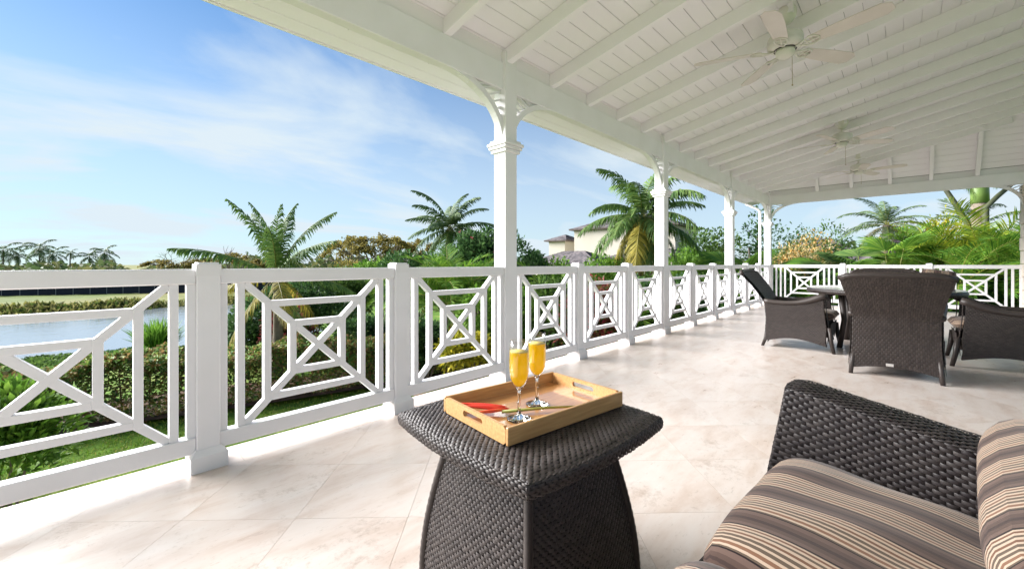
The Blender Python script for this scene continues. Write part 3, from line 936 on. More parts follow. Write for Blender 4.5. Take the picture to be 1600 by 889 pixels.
def handle_wall_me():
    W2, H2 = (TRW - .0225) / 2, TRH / 2
    hl, hr = .052, .0095           # slot half length, radius
    cz = .004
    N_ = 24
    outer, inner = [], []
    for k in range(N_):
        an = 2 * math.pi * k / N_
        c, s_ = math.cos(an), math.sin(an)
        f = min(W2 / abs(c) if abs(c) > 1e-6 else 9, H2 / abs(s_) if abs(s_) > 1e-6 else 9)
        inner.append((math.copysign(hl - hr, c) * (1 if abs(c) > .15 else abs(c) / .15) + hr * c, cz + hr * s_))
        x_ = inner[-1][0]
        # outer point matched by side
        if abs(s_) > .38:
            outer.append((math.copysign(W2 * min(1, abs(c) / .92), c), math.copysign(H2, s_)))
        else:
            outer.append((math.copysign(W2, c), H2 * s_ / .38))
    bm = bmesh.new()
    T = .011
    layers = []
    for y in (-T / 2, T / 2):
        layers.append(([bm.verts.new((y, x, z)) for x, z in outer], [bm.verts.new((y, x, z)) for x, z in inner]))
    for (o_, i_) in layers:
        for k in range(N_):
            bm.faces.new((o_[k], o_[(k + 1) % N_], i_[(k + 1) % N_], i_[k]))
    for w in (0, 1):
        a_, b_ = layers[0][w], layers[1][w]
        for k in range(N_):
            bm.faces.new((a_[k], a_[(k + 1) % N_], b_[(k + 1) % N_], b_[k]))
    return bm_mesh('handle_wall', bm)
HW_ME = handle_wall_me()
for sg in (-1, 1):
    mobj('handle_wall', HW_ME, BAMBOO, tr, (sg * (TRL / 2 - .0055), 0, TRH / 2))

GLASS = bpy.data.materials.new('clear_glass'); GLASS.use_nodes = True
_n, _l = GLASS.node_tree.nodes, GLASS.node_tree.links
_n.remove(_n['Principled BSDF'])
_tr = _n.new('ShaderNodeBsdfTransparent'); _tr.inputs[0].default_value = (0.97, 0.98, 0.98, 1)
_gl = _n.new('ShaderNodeBsdfGlossy'); _gl.inputs['Roughness'].default_value = 0.02
_fa = _n.new('ShaderNodeLayerWeight'); _fa.inputs['Blend'].default_value = 0.5
_pw = _n.new('ShaderNodeMath'); _pw.operation = 'POWER'; _pw.inputs[1].default_value = 3.0; _l.new(_fa.outputs['Facing'], _pw.inputs[0])
_lw = _n.new('ShaderNodeMath'); _lw.operation = 'MULTIPLY_ADD'; _lw.inputs[1].default_value = 0.65; _lw.inputs[2].default_value = 0.05; _l.new(_pw.outputs[0], _lw.inputs[0])
_mx = _n.new('ShaderNodeMixShader')
_l.new(_lw.outputs[0], _mx.inputs[0]); _l.new(_tr.outputs[0], _mx.inputs[1]); _l.new(_gl.outputs[0], _mx.inputs[2]); _l.new(_mx.outputs[0], _n['Material Output'].inputs[0])
SOLIDGLASS = bpy.data.materials.new('solid_glass'); SOLIDGLASS.use_nodes = True
_p = SOLIDGLASS.node_tree.nodes['Principled BSDF']; _p.inputs['Transmission Weight'].default_value = 1.0; _p.inputs['Roughness'].default_value = 0.0; _p.inputs['IOR'].default_value = 1.48
JUICE = bpy.data.materials.new('orange_juice'); JUICE.use_nodes = True
_p = JUICE.node_tree.nodes['Principled BSDF']; _p.inputs['Base Color'].default_value = (1.0, 0.70, 0.006, 1); _p.inputs['Roughness'].default_value = 0.25
_n, _l = JUICE.node_tree.nodes, JUICE.node_tree.links
_t = _n.new('ShaderNodeBsdfTranslucent'); _t.inputs[0].default_value = (1.0, 0.76, 0.004, 1)
_mx = _n.new('ShaderNodeMixShader'); _mx.inputs[0].default_value = 0.6
_l.new(_p.outputs[0], _mx.inputs[1]); _l.new(_t.outputs[0], _mx.inputs[2]); _l.new(_mx.outputs[0], _n['Material Output'].inputs[0])
FOAM = mat('juice_foam', (0.95, 0.72, 0.25), 0.6, 0.3, var=(0.9, 0.62, 0.15), vscale=80)
def make_flute(px, py, label):
    zb = TH + .0045 + .0115
    Z = FPX * (zb - CAMH) / (HY - py)
    pt = at(px, py, Z); pt.z = zb
    t = empty('champagne_flute', pt, label=label, cat='glass', group='flutes of orange drink on the tray')
    Hh = .243
    outer = [(0, .002), (.036, .002), (.0385, .0035), (.036, .0055), (.018, .009), (.007, .016), (.0047, .03), (.0045, .075), (.0052, .088), (.010, .098), (.020, .110), (.0275, .126), (.0308, .15), (.0315, .18), (.0300, .22), (.0285, Hh)]
    inner = [(.0275, Hh + .0003), (.0288, .22), (.0303, .18), (.0296, .15), (.0262, .127), (.0185, .1115), (.009, .102), (0, .100)]
    mobj('bowl', lathe_me('bowl', outer[9:] + inner, 40), GLASS, t)
    mobj('stem', lathe_me('stem', outer[:10] + [(0, .0985)], 32), SOLIDGLASS, t)
    jz = .208
    mobj('juice', lathe_me('juice', [(0, .1004), (.0088, .1025), (.0182, .112), (.0259, .1275), (.0293, .1503), (.0300, .18), (.0291, jz - .003), (.0290, jz), (.0, jz + .0002)], 40), JUICE, t)
    mobj('foam', lathe_me('foam', [(.0, jz + .0006), (.0286, jz + .0006), (.0286, jz + .0022), (.0, jz + .0022)], 32), FOAM, t)
    return t
make_flute(811, 655, 'front champagne flute of orange drink nearer the camera')
make_flute(839, 632, 'rear champagne flute of orange drink partly behind the other')

# heliconia flower
fl = empty('cut_flower', trc + Vector((0, 0, .0)), math.radians(-7.5), 'red heliconia flower with a long green stem lying in the tray', 'flower')
def tray_pt(px, py, z):
    Z = FPX * (z - CAMH) / (HY - py)
    w = at(px, py, Z)
    return Matrix.Rotation(math.radians(7.5), 3, 'Z') @ (w - trc)
zf = trc.z + .022
p_tip, p_mid, p_end = tray_pt(720, 641, zf), tray_pt(792, 641, zf), tray_pt(918, 634, zf + .004)
tube('stem', [p_mid + Vector((-.02, 0, 0)), (p_mid + p_end) / 2 + Vector((0, .004, .0)), p_end], [.0055, .0042, .0035], mat('flower_stem', (0.22, 0.26, 0.04), 0.45, 0.4, var=(0.33, 0.3, 0.06), vscale=25), fl, 8)
def bract(p, q, w, th, c, nm):
    d = (q - p); L = d.length; d.normalize(); side = Vector((0, 0, 1)).cross(d).normalized()
    def f(u, v):
        an = v * 2 * math.pi
        r = math.sin(min(1, u * 1.02) * math.pi) ** .7 * (1 - .45 * u)
        return p + d * (L * u) + side * (w * r * math.cos(an)) + Vector((0, 0, 1)) * (th * r * math.sin(an) + .004)
    mobj(nm, grid_me(nm, f, 14, 8), c, fl)
RED = mat('heliconia_red', (0.68, 0.02, 0.025), 0.35, 0.5, var=(0.74, 0.07, 0.03), vscale=16)
bract(p_mid + Vector((.012, 0, 0)), p_tip + Vector((-.004, .010, .010)), .013, .009, RED, 'bract')
bract(p_mid + Vector((.006, .004, .006)), p_tip + Vector((-.004, .036, .012)), .009, .007, RED, 'bract')
bract(p_mid + Vector((.006, -.004, 0)), tray_pt(731, 649, zf) + Vector((0, 0, .002)), .009, .007, mat('heliconia_orange', (0.8, 0.17, 0.03), 0.35, 0.5, var=(0.75, 0.06, 0.03), vscale=22), 'bract')

# ------------------------------------------------------------------ sofa
SR = math.radians(-4.5)
sofa = empty('wicker_sofa', (1.75, .237, 0), SR, 'dark wicker sofa with striped cushions in the lower right foreground', 'sofa')
# local frame: x towards the far arm's outside is 0 and the seat runs to -x; y towards the back is negative
ARM_T = .16
def arm_top(y):      # height of the arm along its depth, y = 0 front .. -.75 back
    return .65 + .18 * y
def f_arm_inner(u, v):
    y = .03 - u * .80
    z0, z1 = .06, arm_top(y) - .012
    z = z0 + (z1 - z0) * v
    flare = .10 * (1 - v) ** 1.0 * np.clip(1 - u * 6, 0, 1)
    return np.stack([-ARM_T - .02 * (1 - v) + 0 * u, y + flare, z], -1)
def f_arm_outer(u, v):
    y = -.77 + u * .80
    z = .06 + (arm_top(y) - .012 - .06) * v
    flare = .10 * (1 - v) * np.clip(1 - (1 - u) * 6, 0, 1)
    return np.stack([0 * u + .0, y + flare, z], -1)
def f_arm_front(u, v):
    z = .06 + (arm_top(.03) - .012 - .06) * v
    x = -ARM_T - .02 * (1 - v) + (ARM_T + .02 * (1 - v)) * u
    return np.stack([x, .03 + .10 * (1 - v) + .012 * np.sin(u * math.pi), z], -1)
def f_arm_top(u, v):
    y = .035 - u * .805
    an = v * math.pi
    x = -ARM_T / 2 + ARM_T / 2 * np.cos(an)
    dip = np.clip(1 - u * 22, 0, 1)
    return np.stack([x, y, arm_top(y) - .016 + .020 * np.sin(an) ** .6 - .012 * dip], -1)
def make_arm(parent, mirror=False):
    a_ = empty('arm'); a_.parent = parent
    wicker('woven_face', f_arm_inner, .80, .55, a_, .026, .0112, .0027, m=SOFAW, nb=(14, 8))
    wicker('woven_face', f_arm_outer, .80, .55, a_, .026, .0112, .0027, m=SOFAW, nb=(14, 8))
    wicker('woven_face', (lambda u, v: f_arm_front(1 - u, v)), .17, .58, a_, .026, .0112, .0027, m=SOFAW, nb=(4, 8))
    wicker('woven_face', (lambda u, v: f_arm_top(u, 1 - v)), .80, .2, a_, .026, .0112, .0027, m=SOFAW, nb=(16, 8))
    return a_
make_arm(sofa)
SW = 1.32 + 2 * ARM_T + .02
a2 = make_arm(sofa); a2.location = (-(SW - ARM_T) , 0, 0)
def f_front_rail(u, v):
    an = v * math.pi * .5
    x = -ARM_T - .02 - u * 1.30
    return np.stack([x, .02 - .03 * (1 - np.cos(an)) + 0 * u, .06 + .27 * v], -1)
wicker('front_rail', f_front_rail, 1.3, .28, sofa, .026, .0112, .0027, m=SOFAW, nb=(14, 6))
def f_rail_top(u, v):
    x = -ARM_T - .02 - u * 1.30
    return np.stack([x, -.005 - v * .10, .333 + 0 * u], -1)
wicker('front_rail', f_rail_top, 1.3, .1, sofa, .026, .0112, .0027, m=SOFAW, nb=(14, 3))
box('seat_base', (-.84, -.33, .24), (1.30, .82, .16), WICKER_BACK, sofa, .01)
def f_back(u, v):
    x = -.03 - u * (SW - .06)
    return np.stack([x, -.70 - .16 * v + 0 * u, .06 + .80 * v], -1)
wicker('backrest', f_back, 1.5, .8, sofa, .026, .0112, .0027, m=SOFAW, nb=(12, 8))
def f_back2(u, v): 
    p = f_back(1 - u, v); p[..., 1] -= .05; return p
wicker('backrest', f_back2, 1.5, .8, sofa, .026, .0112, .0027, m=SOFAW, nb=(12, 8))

def cushion_me(name, L, Wd, T, puff=.03, nu=36, nv=30, stripe_axis=0, crease=0.0, seed=0):
    """pillow box: x across (L), y depth (Wd), thickness T; UV in metres for the stripe print"""
    rs_ = np.random.RandomState(seed)
    ph = rs_.rand(6) * 6.28
    V = []; UV = []
    # closed surface: superellipse cross-section swept; parametrise top & bottom sheets
    us = np.linspace(-1, 1, nu + 1); vs_ = np.linspace(-1, 1, nv + 1)
    verts, faces, uvs = [], [], []
    def prof(u, v):
        e = 3.2
        k = np.clip(1 - np.abs(u) ** 7, 0, 1) ** .42 * np.clip(1 - np.abs(v) ** 7, 0, 1) ** .42
        return k
    U, Vv = np.meshgrid(us, vs_)
    # concentrate samples at the edges
    Us = np.sin(U * math.pi / 2) * .35 + U * .65; Vs_ = np.sin(Vv * math.pi / 2) * .35 + Vv * .65
    h = prof(Us, Vs_)
    dome = puff * (1 - Us ** 2) * (1 - Vs_ ** 2)
    wr = crease * (np.sin(Us * 9 + ph[0] + 2 * Vs_) + np.sin(Vs_ * 7 + ph[1] + 3 * Us) + .6 * np.sin(15 * Us + 6 * Vs_ + ph[2])) * h
    X = Us * L / 2 * (1 - .06 * Vs_ ** 6); Y = Vs_ * Wd / 2 * (1 - .06 * Us ** 6)
    top = np.stack([X, Y, T / 2 * h + dome + wr], -1); bot = np.stack([X, Y, -T / 2 * h - dome * .3], -1)
    n1 = (nu + 1) * (nv + 1)
    P = np.concatenate([top.reshape(-1, 3), bot.reshape(-1, 3)])
    idx = np.arange(n1).reshape(nv + 1, nu + 1)
    F = np.stack([idx[:-1, :-1], idx[:-1, 1:], idx[1:, 1:], idx[1:, :-1]], -1).reshape(-1, 4)
    F2 = F[:, ::-1] + n1
    me = np_mesh(name, P, np.concatenate([F, F2]), True)
    # uv along the cloth
    du = np.linalg.norm(np.diff(top, axis=1), axis=-1).cumsum(1); du = np.concatenate([np.zeros((nv + 1, 1)), du], 1)
    mid = du[nv // 2]
    uvx = np.broadcast_to(mid[None, :], U.shape)
    wav = crease * 1.2 * np.sin(Vs_ * 8 + ph[3] + Us * 5)
    uvx = uvx + wav
    uvp = np.stack([uvx, Y], -1).reshape(-1, 2); uvall = np.concatenate([uvp, uvp])
    lay = me.uv_layers.new(name='UVMap')
    vi = np.zeros(len(me.loops), dtype=np.int32); me.loops.foreach_get('vertex_index', vi)
    lay.data.foreach_set('uv', uvall[vi].astype(np.float32).ravel())
    me.materials.append(STRIPE)
    return me
sc = mobj('seat_cushion', cushion_me('seat_cushion', .655, .66, .15, .022, crease=.0024, seed=2), None, sofa, (-ARM_T - .02 - .333, -.295, .377)); sc.rotation_euler = (math.radians(6.0), 0, 0)
sc = mobj('seat_cushion', cushion_me('seat_cushion', .655, .66, .15, .022, crease=.0024, seed=5), None, sofa, (-ARM_T - .02 - .333 - .665, -.285, .377)); sc.rotation_euler = (math.radians(6.0), 0, math.radians(-1.5))
for k, sd in ((0, 3), (1, 8)):
    bc = mobj('back_cushion', cushion_me('back_cushion', (.76, .56)[k], .46, .15, .05, nu=72, nv=64, crease=.003, seed=sd), None, sofa, ((-ARM_T - .02 - .385, -1.23)[k], -.565, .515))
    bc.rotation_euler = (math.radians(48), 0, 0)

# ------------------------------------------------------------------ dining set
def make_chair(name, label, group):
    """armchair facing +x locally; origin on the floor midway between the back legs; y is its width"""
    t = empty(name, label=label, cat='chair', group=group)
    # side panel: profile read off the left chair; x forward from the back feet
    def sm(x, xs, ys):
        xs_ = np.linspace(xs[0], xs[-1], 200); y_ = np.interp(xs_, xs, ys)
        k_ = np.hanning(31); k_ /= k_.sum()
        y_ = np.convolve(np.pad(y_, 15, mode='reflect', reflect_type='odd'), k_, 'valid')
        return np.interp(x, xs_, y_)
    def back_x(z):   # rear edge of the side / back
        zz_ = np.asarray(z, float)
        return sm(zz_, [0, .07, .21, .37, .56, .75, .945], [0, .037, .040, .047, .027, -.09, -.25])
    def half_w(z):
        return sm(z, [0, .06, .3, .58, .75, .90, .96], [.325, .318, .302, .300, .335, .375, .372])
    def f_bk(u, v):
        top = .955 - .012 * np.abs(u * 2 - 1) ** 6 * 3
        z0 = .055 + .045 * np.sin(u * math.pi)
        z = z0 + (top - z0) * v
        return np.stack([back_x(z) - .03 * (1 - (2 * u - 1) ** 2) * v, (0.5 - u) * 2 * half_w(z), z], -1)
    def f_bk_in(u, v):
        p = f_bk(1 - u, v); p[..., 0] += .045; return p
    wk = dict(brick=.026, row=.014, bulge=.0018, m=CHAIRW)
    def swap(f): return lambda u, v: f(v, 1 - u)
    # strands of the chair backs run upright
    wicker('back_panel', swap(f_bk), .9, .66, t, .045, .0165, .0022, CHAIRW, (14, 14))
    wicker('back_panel', swap(f_bk_in), .9, .66, t, .045, .0165, .0022, CHAIRW, (14, 14))
    # rolled top edge
    def edge_pts():
        pts = []
        for u in np.linspace(0, 1, 17):
            p = f_bk(np.array(u), np.array(1.0)); pts.append((float(p[0]) + .022, float(p[1]), float(p[2]) - .004))
        return pts
    tube('top_roll', edge_pts(), .026, CHAIRW, t, 8)
    arm_x = np.array([.04, .12, .25, .37, .50, .60, .68]); arm_z = np.array([.575, .565, .562, .570, .600, .645, .675])
    front_x = lambda z: np.interp(z, [0, .13, .28, .50, .68], [.745, .715, .725, .700, .695])
    for sg in (-1, 1):
        def f_side(u, v, sg=sg):
            z0 = .075 + .06 * np.sin(u * math.pi)
            xx = u
            zt = np.interp(.04 + u * .64, arm_x, arm_z) - .01
            z = z0 + (zt - z0) * v
            x0 = back_x(z) + .01; x1 = front_x(z) - .05
            x = x0 + (x1 - x0) * u
            y = sg * (half_w(np.minimum(z, .58)) + .012 + .03 * u)
            return np.stack([x, y + 0 * u, z], -1)
        g = f_side if sg < 0 else (lambda u, v, f=f_side: f(1 - u, v))
        wicker('side_panel', g, .66, .5, t, .03, .0155, .0018, CHAIRW, (12, 8))
        def f_side_in(u, v, sg=sg):
            p = f_side(u, v, sg); p[..., 1] -= sg * .055; return p
        g2 = f_side_in if sg > 0 else (lambda u, v, f=f_side_in: f(1 - u, v))
        wicker('side_panel', g2, .66, .5, t, .03, .0155, .0018, CHAIRW, (12, 8))
        # front face of the arm
        def f_fr(u, v, sg=sg):
            z = .12 + (.672 - .12) * v
            x = front_x(z) - .03
            y0 = sg * (half_w(np.minimum(z, .58)) + .044)
            y = y0 - sg * .062 * (u if sg > 0 else u)
            return np.stack([x + 0 * u, y, z], -1)
        g3 = f_fr if sg < 0 else f_fr
        if sg > 0:
            wicker('arm_front', (lambda u, v, f=f_fr: f(1 - u, v)), .062, .55, t, .03, .0155, .0018, CHAIRW, (3, 6))
        else:
            wicker('arm_front', f_fr, .062, .55, t, .03, .0155, .0018, CHAIRW, (3, 6))
        pts = [(float(x), sg * (.312 + .012 + .03 * (x - .04) / .64 - .022), float(z)) for x, z in zip(np.linspace(.03, .68, 14), np.interp(np.linspace(.03, .68, 14), arm_x, arm_z))]
        bm = bmesh.new()
        tube_bm(bm, pts, [.03] * 8 + [.033, .036, .038, .04, .04, .034], 10)
        bmesh.ops.scale(bm, vec=(1, 1, 1), verts=bm.verts)
        mobj('arm_rest', bm_mesh('arm_rest', bm, True), CHAIRW, t)
        # legs
        tube('leg', [(.012, sg * .308, 0), (.045, sg * .300, .10), (.065, sg * .285, .25)], [.017, .02, .022], CHAIRW, t, 8)
        tube('leg', [(.742, sg * .335, 0), (.715, sg * .332, .14), (.70, sg * .33, .30)], [.018, .022, .024], CHAIRW, t, 8)
    box('seat', (.37, 0, .33), (.62, .58, .09), WICKER_BACK, t, .01)
    def f_sf(u, v): return np.stack([.69 + .02 * v + 0 * u, (u - .5) * .58, .14 + .2 * v + .02 * np.sin(u * math.pi) * (1 - v)], -1)
    wicker('seat_apron', f_sf, .58, .2, t, .03, .0155, .0018, CHAIRW, (6, 4))
    return t
def add_cushion(ch):
    c = mobj('seat_cushion', CH_CUSH, None, ch, (.43, 0, .425)); c.rotation_euler = (0, 0, math.pi / 2)
CH_CUSH = cushion_me('chair_cushion', .56, .64, .10, .015, nu=18, nv=16, seed=9)
GC = 'wicker armchairs round the dining table'
chB = make_chair('wicker_armchair', 'high-backed brown wicker armchair seen from behind, small metal tag at its foot', GC)
add_cushion(chB)
chL = copy_tree(chB); chR = copy_tree(chB); chD = copy_tree(chB)
chB.location = (5.10, .062, 0)
tagp = box('maker_plate', (.028, -.0, .115), (.004, .052, .026), mat('plate_metal', (0.75, 0.74, 0.72), 0.3, 0.5, metal=0.7), chB, .001, (0, math.radians(-6), 0))
tagp.location = (.0 + .005, .03, .125)
chL.location = (6.365, 1.327, 0); chL.rotation_euler = (0, 0, -math.pi / 2)
tag(chL, 'brown wicker armchair in side view, left of the table near the railing')
chR.location = (6.50, -1.10, 0); chR.rotation_euler = (0, 0, math.pi / 2)
tag(chR, 'dark wicker armchair cut by the right edge, right of the table')
chD.location = (8.05, .22, 0); chD.rotation_euler = (0, 0, math.pi)
tag(chD, 'wicker armchair on the far side of the table, only its back top showing')

tbl = empty('dining_table', (6.93, .215, 0), 0, 'round dark wicker dining table with pale grey top among the armchairs', 'table')
mobj('table_top', lathe_me('table_top', [(0, .742), (.735, .742), (.745, .738), (.745, .735), (0, .735)], 64, smooth=False), mat('grey_glass_top', (0.30, 0.31, 0.31), 0.06, 0.6, var=(0.27, 0.28, 0.285), vscale=2), tbl)
def f_trim(u, v):
    an = u * 2 * math.pi; r = .75 - .012 * (2 * v - 1) ** 2
    return np.stack([r * np.cos(an), r * np.sin(an), .672 + .062 * v], -1)
wicker('woven_trim', f_trim, 4.7, .062, tbl, .03, .0155, .002, CHAIRW, (48, 3))
for k in range(4):
    an = math.pi / 4 + k * math.pi / 2
    tube('leg', [(.52 * math.cos(an), .52 * math.sin(an), 0), (.46 * math.cos(an), .46 * math.sin(an), .35), (.50 * math.cos(an), .50 * math.sin(an), .68)], [.03, .028, .035], CHAIRW, tbl, 10)

pw = mobj('striped_cushion', cushion_me('striped_cushion', .34, .34, .12, .03, nu=18, nv=16, crease=.003, seed=21), None, None, (7.95, -.33, .82))
pw.rotation_euler = (math.radians(80), math.radians(8), math.radians(-80)); tag(pw, 'striped cushion propped behind the high-backed chair above the table', 'cushion')
pw.location.z = .80

# ------------------------------------------------------------------ vegetation helpers
def gz(x, y): return float(ground_z(x, y))
def rot_to(dirs, rs_):
    """frames for unit directions: side and normal"""
    up = np.array([0, 0, 1.0]) + rs_.normal(0, .25, dirs.shape)
    side = np.cross(dirs, up); side /= (np.linalg.norm(side, axis=1, keepdims=True) + 1e-9)
    nor = np.cross(side, dirs)
    return side, nor
def leaf_arrays(pos, dirs, ln, wd, rs_, fold=.25, droop=.2):
    dirs = dirs / (np.linalg.norm(dirs, axis=1, keepdims=True) + 1e-9)
    side, nor = rot_to(dirs, rs_)
    ln = np.asarray(ln)[:, None]; wd = np.asarray(wd)[:, None]
    b = pos
    mid = pos + dirs * ln * .5
    l_ = mid + side * wd * .5 + nor * wd * fold
    r_ = mid - side * wd * .5 + nor * wd * fold
    tip = pos + dirs * ln - np.array([0, 0, 1.0]) * ln * droop
    V = np.stack([b, r_, tip, l_], 1).reshape(-1, 3)
    F = np.arange(len(pos) * 4).reshape(-1, 4)
    return V, F
def leafm(name, cols, trans=.38, rough=.6, spec=.2):
    return mat('leaf_' + name, cols[0], rough, spec, island=cols, translucent=trans)
LEAF = {
    'bright': leafm('bright', [(0.069, 0.156, 0.023), (0.132, 0.262, 0.034), (0.227, 0.377, 0.056)]),
    'mid': leafm('mid', [(0.044, 0.089, 0.024), (0.082, 0.154, 0.033), (0.138, 0.213, 0.049)]),
    'dark': leafm('dark', [(0.029, 0.070, 0.025), (0.055, 0.126, 0.036), (0.097, 0.177, 0.055)]),
    'yellow': leafm('yellow', [(0.143, 0.178, 0.022), (0.317, 0.312, 0.029), (0.523, 0.447, 0.043)]),
    'olive': leafm('olive', [(0.128, 0.117, 0.029), (0.204, 0.171, 0.043), (0.286, 0.227, 0.064)]),
    'hedge': leafm('hedge', [(0.073, 0.151, 0.039), (0.160, 0.293, 0.066), (0.307, 0.380, 0.098), (0.272, 0.175, 0.069), (0.360, 0.227, 0.098)], .2),
    'croton': leafm('croton', [(0.048, 0.089, 0.022), (0.159, 0.052, 0.043), (0.317, 0.045, 0.064), (0.079, 0.134, 0.029)]),
    'orange': leafm('orange', [(0.085, 0.122, 0.029), (0.159, 0.183, 0.046), (0.610, 0.317, 0.092), (0.700, 0.512, 0.207), (0.700, 0.610, 0.368), (0.244, 0.207, 0.069), (0.110, 0.146, 0.034)]),
    'reed': leafm('reed', [(0.061, 0.106, 0.024), (0.129, 0.143, 0.034), (0.216, 0.209, 0.069), (0.302, 0.275, 0.103)]),
    'farwood': leafm('farwood', [(0.048, 0.087, 0.031), (0.088, 0.120, 0.043), (0.135, 0.134, 0.051)]),
}
PALM = {
    'green': leafm('palm_green', [(0.053, 0.112, 0.030), (0.095, 0.170, 0.041), (0.162, 0.233, 0.059)], .25),
    'grey': leafm('palm_grey', [(0.060, 0.109, 0.048), (0.095, 0.152, 0.061), (0.150, 0.204, 0.079)], .2),
    'gold': leafm('palm_gold', [(0.190, 0.178, 0.029), (0.317, 0.268, 0.043), (0.476, 0.372, 0.071)], .3),
    'areca': leafm('palm_areca', [(0.057, 0.147, 0.021), (0.108, 0.228, 0.028), (0.216, 0.335, 0.039)], .35),
    'arecay': leafm('palm_areca_yellow', [(0.108, 0.215, 0.023), (0.216, 0.303, 0.029), (0.367, 0.392, 0.034)], .35),
}
RACHIS = mat('palm_rachis', (0.14, 0.16, 0.03), 0.5, 0.4, var=(0.22, 0.20, 0.05), vscale=3)
RACHIS_Y = mat('palm_rachis_yellow', (0.30, 0.24, 0.05), 0.5, 0.4, var=(0.22, 0.20, 0.05), vscale=3)

FROND_CACHE = {}
def frond_me(key, th0, curve, L, n, ll, lw, leafmat, rmat, hang=.5, lift=0.0, seed=0):
    """pinnate frond: local x outward, z up"""
    ck = (key, round(th0, 1), L, leafmat.name)
    if ck in FROND_CACHE: return FROND_CACHE[ck]
    rs_ = np.random.RandomState(seed)
    m = 24
    f = np.linspace(0, 1, m + 1)
    th = np.radians(th0 - curve * f ** 1.25)
    seg = L / m
    px_ = np.concatenate([[0], np.cumsum(np.cos(th[:-1]) * seg)]); pz = np.concatenate([[0], np.cumsum(np.sin(th[:-1]) * seg)])
    Vs, Fs, off = [], [], 0
    q = np.linspace(.13, .995, n)
    for sg in (-1, 1):
        qq = np.clip(q + rs_.normal(0, .004, n), .1, 1)
        bx, bz = np.interp(qq, f, px_), np.interp(qq, f, pz)
        a_ = np.interp(qq, f, th)
        T = np.stack([np.cos(a_), 0 * a_, np.sin(a_)], 1)
        N = np.stack([-np.sin(a_), 0 * a_, np.cos(a_)], 1)
        Sd = np.array([0, sg, 0.0])[None]
        sweep = np.radians(np.interp(qq, [.1, .5, 1], [68, 50, 18]) + rs_.normal(0, 5, n))
        dirv = Sd * np.sin(sweep)[:, None] + T * np.cos(sweep)[:, None] + N * (lift + rs_.normal(0, .08, n))[:, None]
        dirv /= np.linalg.norm(dirv, axis=1, keepdims=True)
        length = ll * np.interp(qq, [.1, .25, .5, .8, 1], [.55, .9, 1.0, .75, .32]) * rs_.uniform(.85, 1.1, n)
        length = length * np.where(rs_.rand(n) < .04, .2, 1)
        b = np.stack([bx, 0 * bx, bz], 1)
        g = np.array([0, 0, -1.0])[None]
        hg = hang * rs_.uniform(.6, 1.3, n)[:, None]
        mid = b + dirv * length[:, None] * .5 + g * length[:, None] * .12 * hg
        tip = b + dirv * length[:, None] * (1 - .22 * np.minimum(hg, 1.5)) + g * length[:, None] * .55 * hg
        w = lw * rs_.uniform(.8, 1.15, n)[:, None]
        wd = T * 1.0
        P = np.stack([b - wd * w * .35, b + wd * w * .35, mid + wd * w * .5, mid - wd * w * .5, tip + wd * w * .06, tip - wd * w * .06], 1)
        Vs.append(P.reshape(-1, 3))
        i0 = off + np.arange(n)[:, None] * 6
        Fs.append(np.concatenate([i0 + np.array([[0, 1, 2, 3]]), i0 + np.array([[3, 2, 4, 5]])]))
        off += n * 6
    V = np.concatenate(Vs); F = np.concatenate(Fs)
    # rachis: 4-sided taper
    R_ = np.interp(f, [0, .08, 1], [.030, .018, .003]) * (L / 3.0) ** .7
    ring = []
    for k in range(m + 1):
        nx, nz_ = -math.sin(th[k]), math.cos(th[k])
        for cu, cv in ((1, 0), (0, 1), (-1, 0), (0, -1)):
            ring.append((px_[k] + nx * R_[k] * cv, R_[k] * cu, pz[k] + nz_ * R_[k] * cv))
    rv_ = np.array(ring); i0 = len(V)
    rf = []
    for k in range(m):
        for c in range(4):
            rf.append((i0 + k * 4 + c, i0 + k * 4 + (c + 1) % 4, i0 + (k + 1) * 4 + (c + 1) % 4, i0 + (k + 1) * 4 + c))
    F = np.concatenate([F, np.array(rf)])
    me = np_mesh('frond', np.concatenate([V, rv_]), F, False)
    me.materials.append(leafmat); me.materials.append(rmat)
    mi = np.zeros(len(F), dtype=np.int32); mi[-len(rf):] = 1
    if len(me.polygons) == len(F):
        me.polygons.foreach_set('material_index', mi)
    FROND_CACHE[ck] = me
    return me

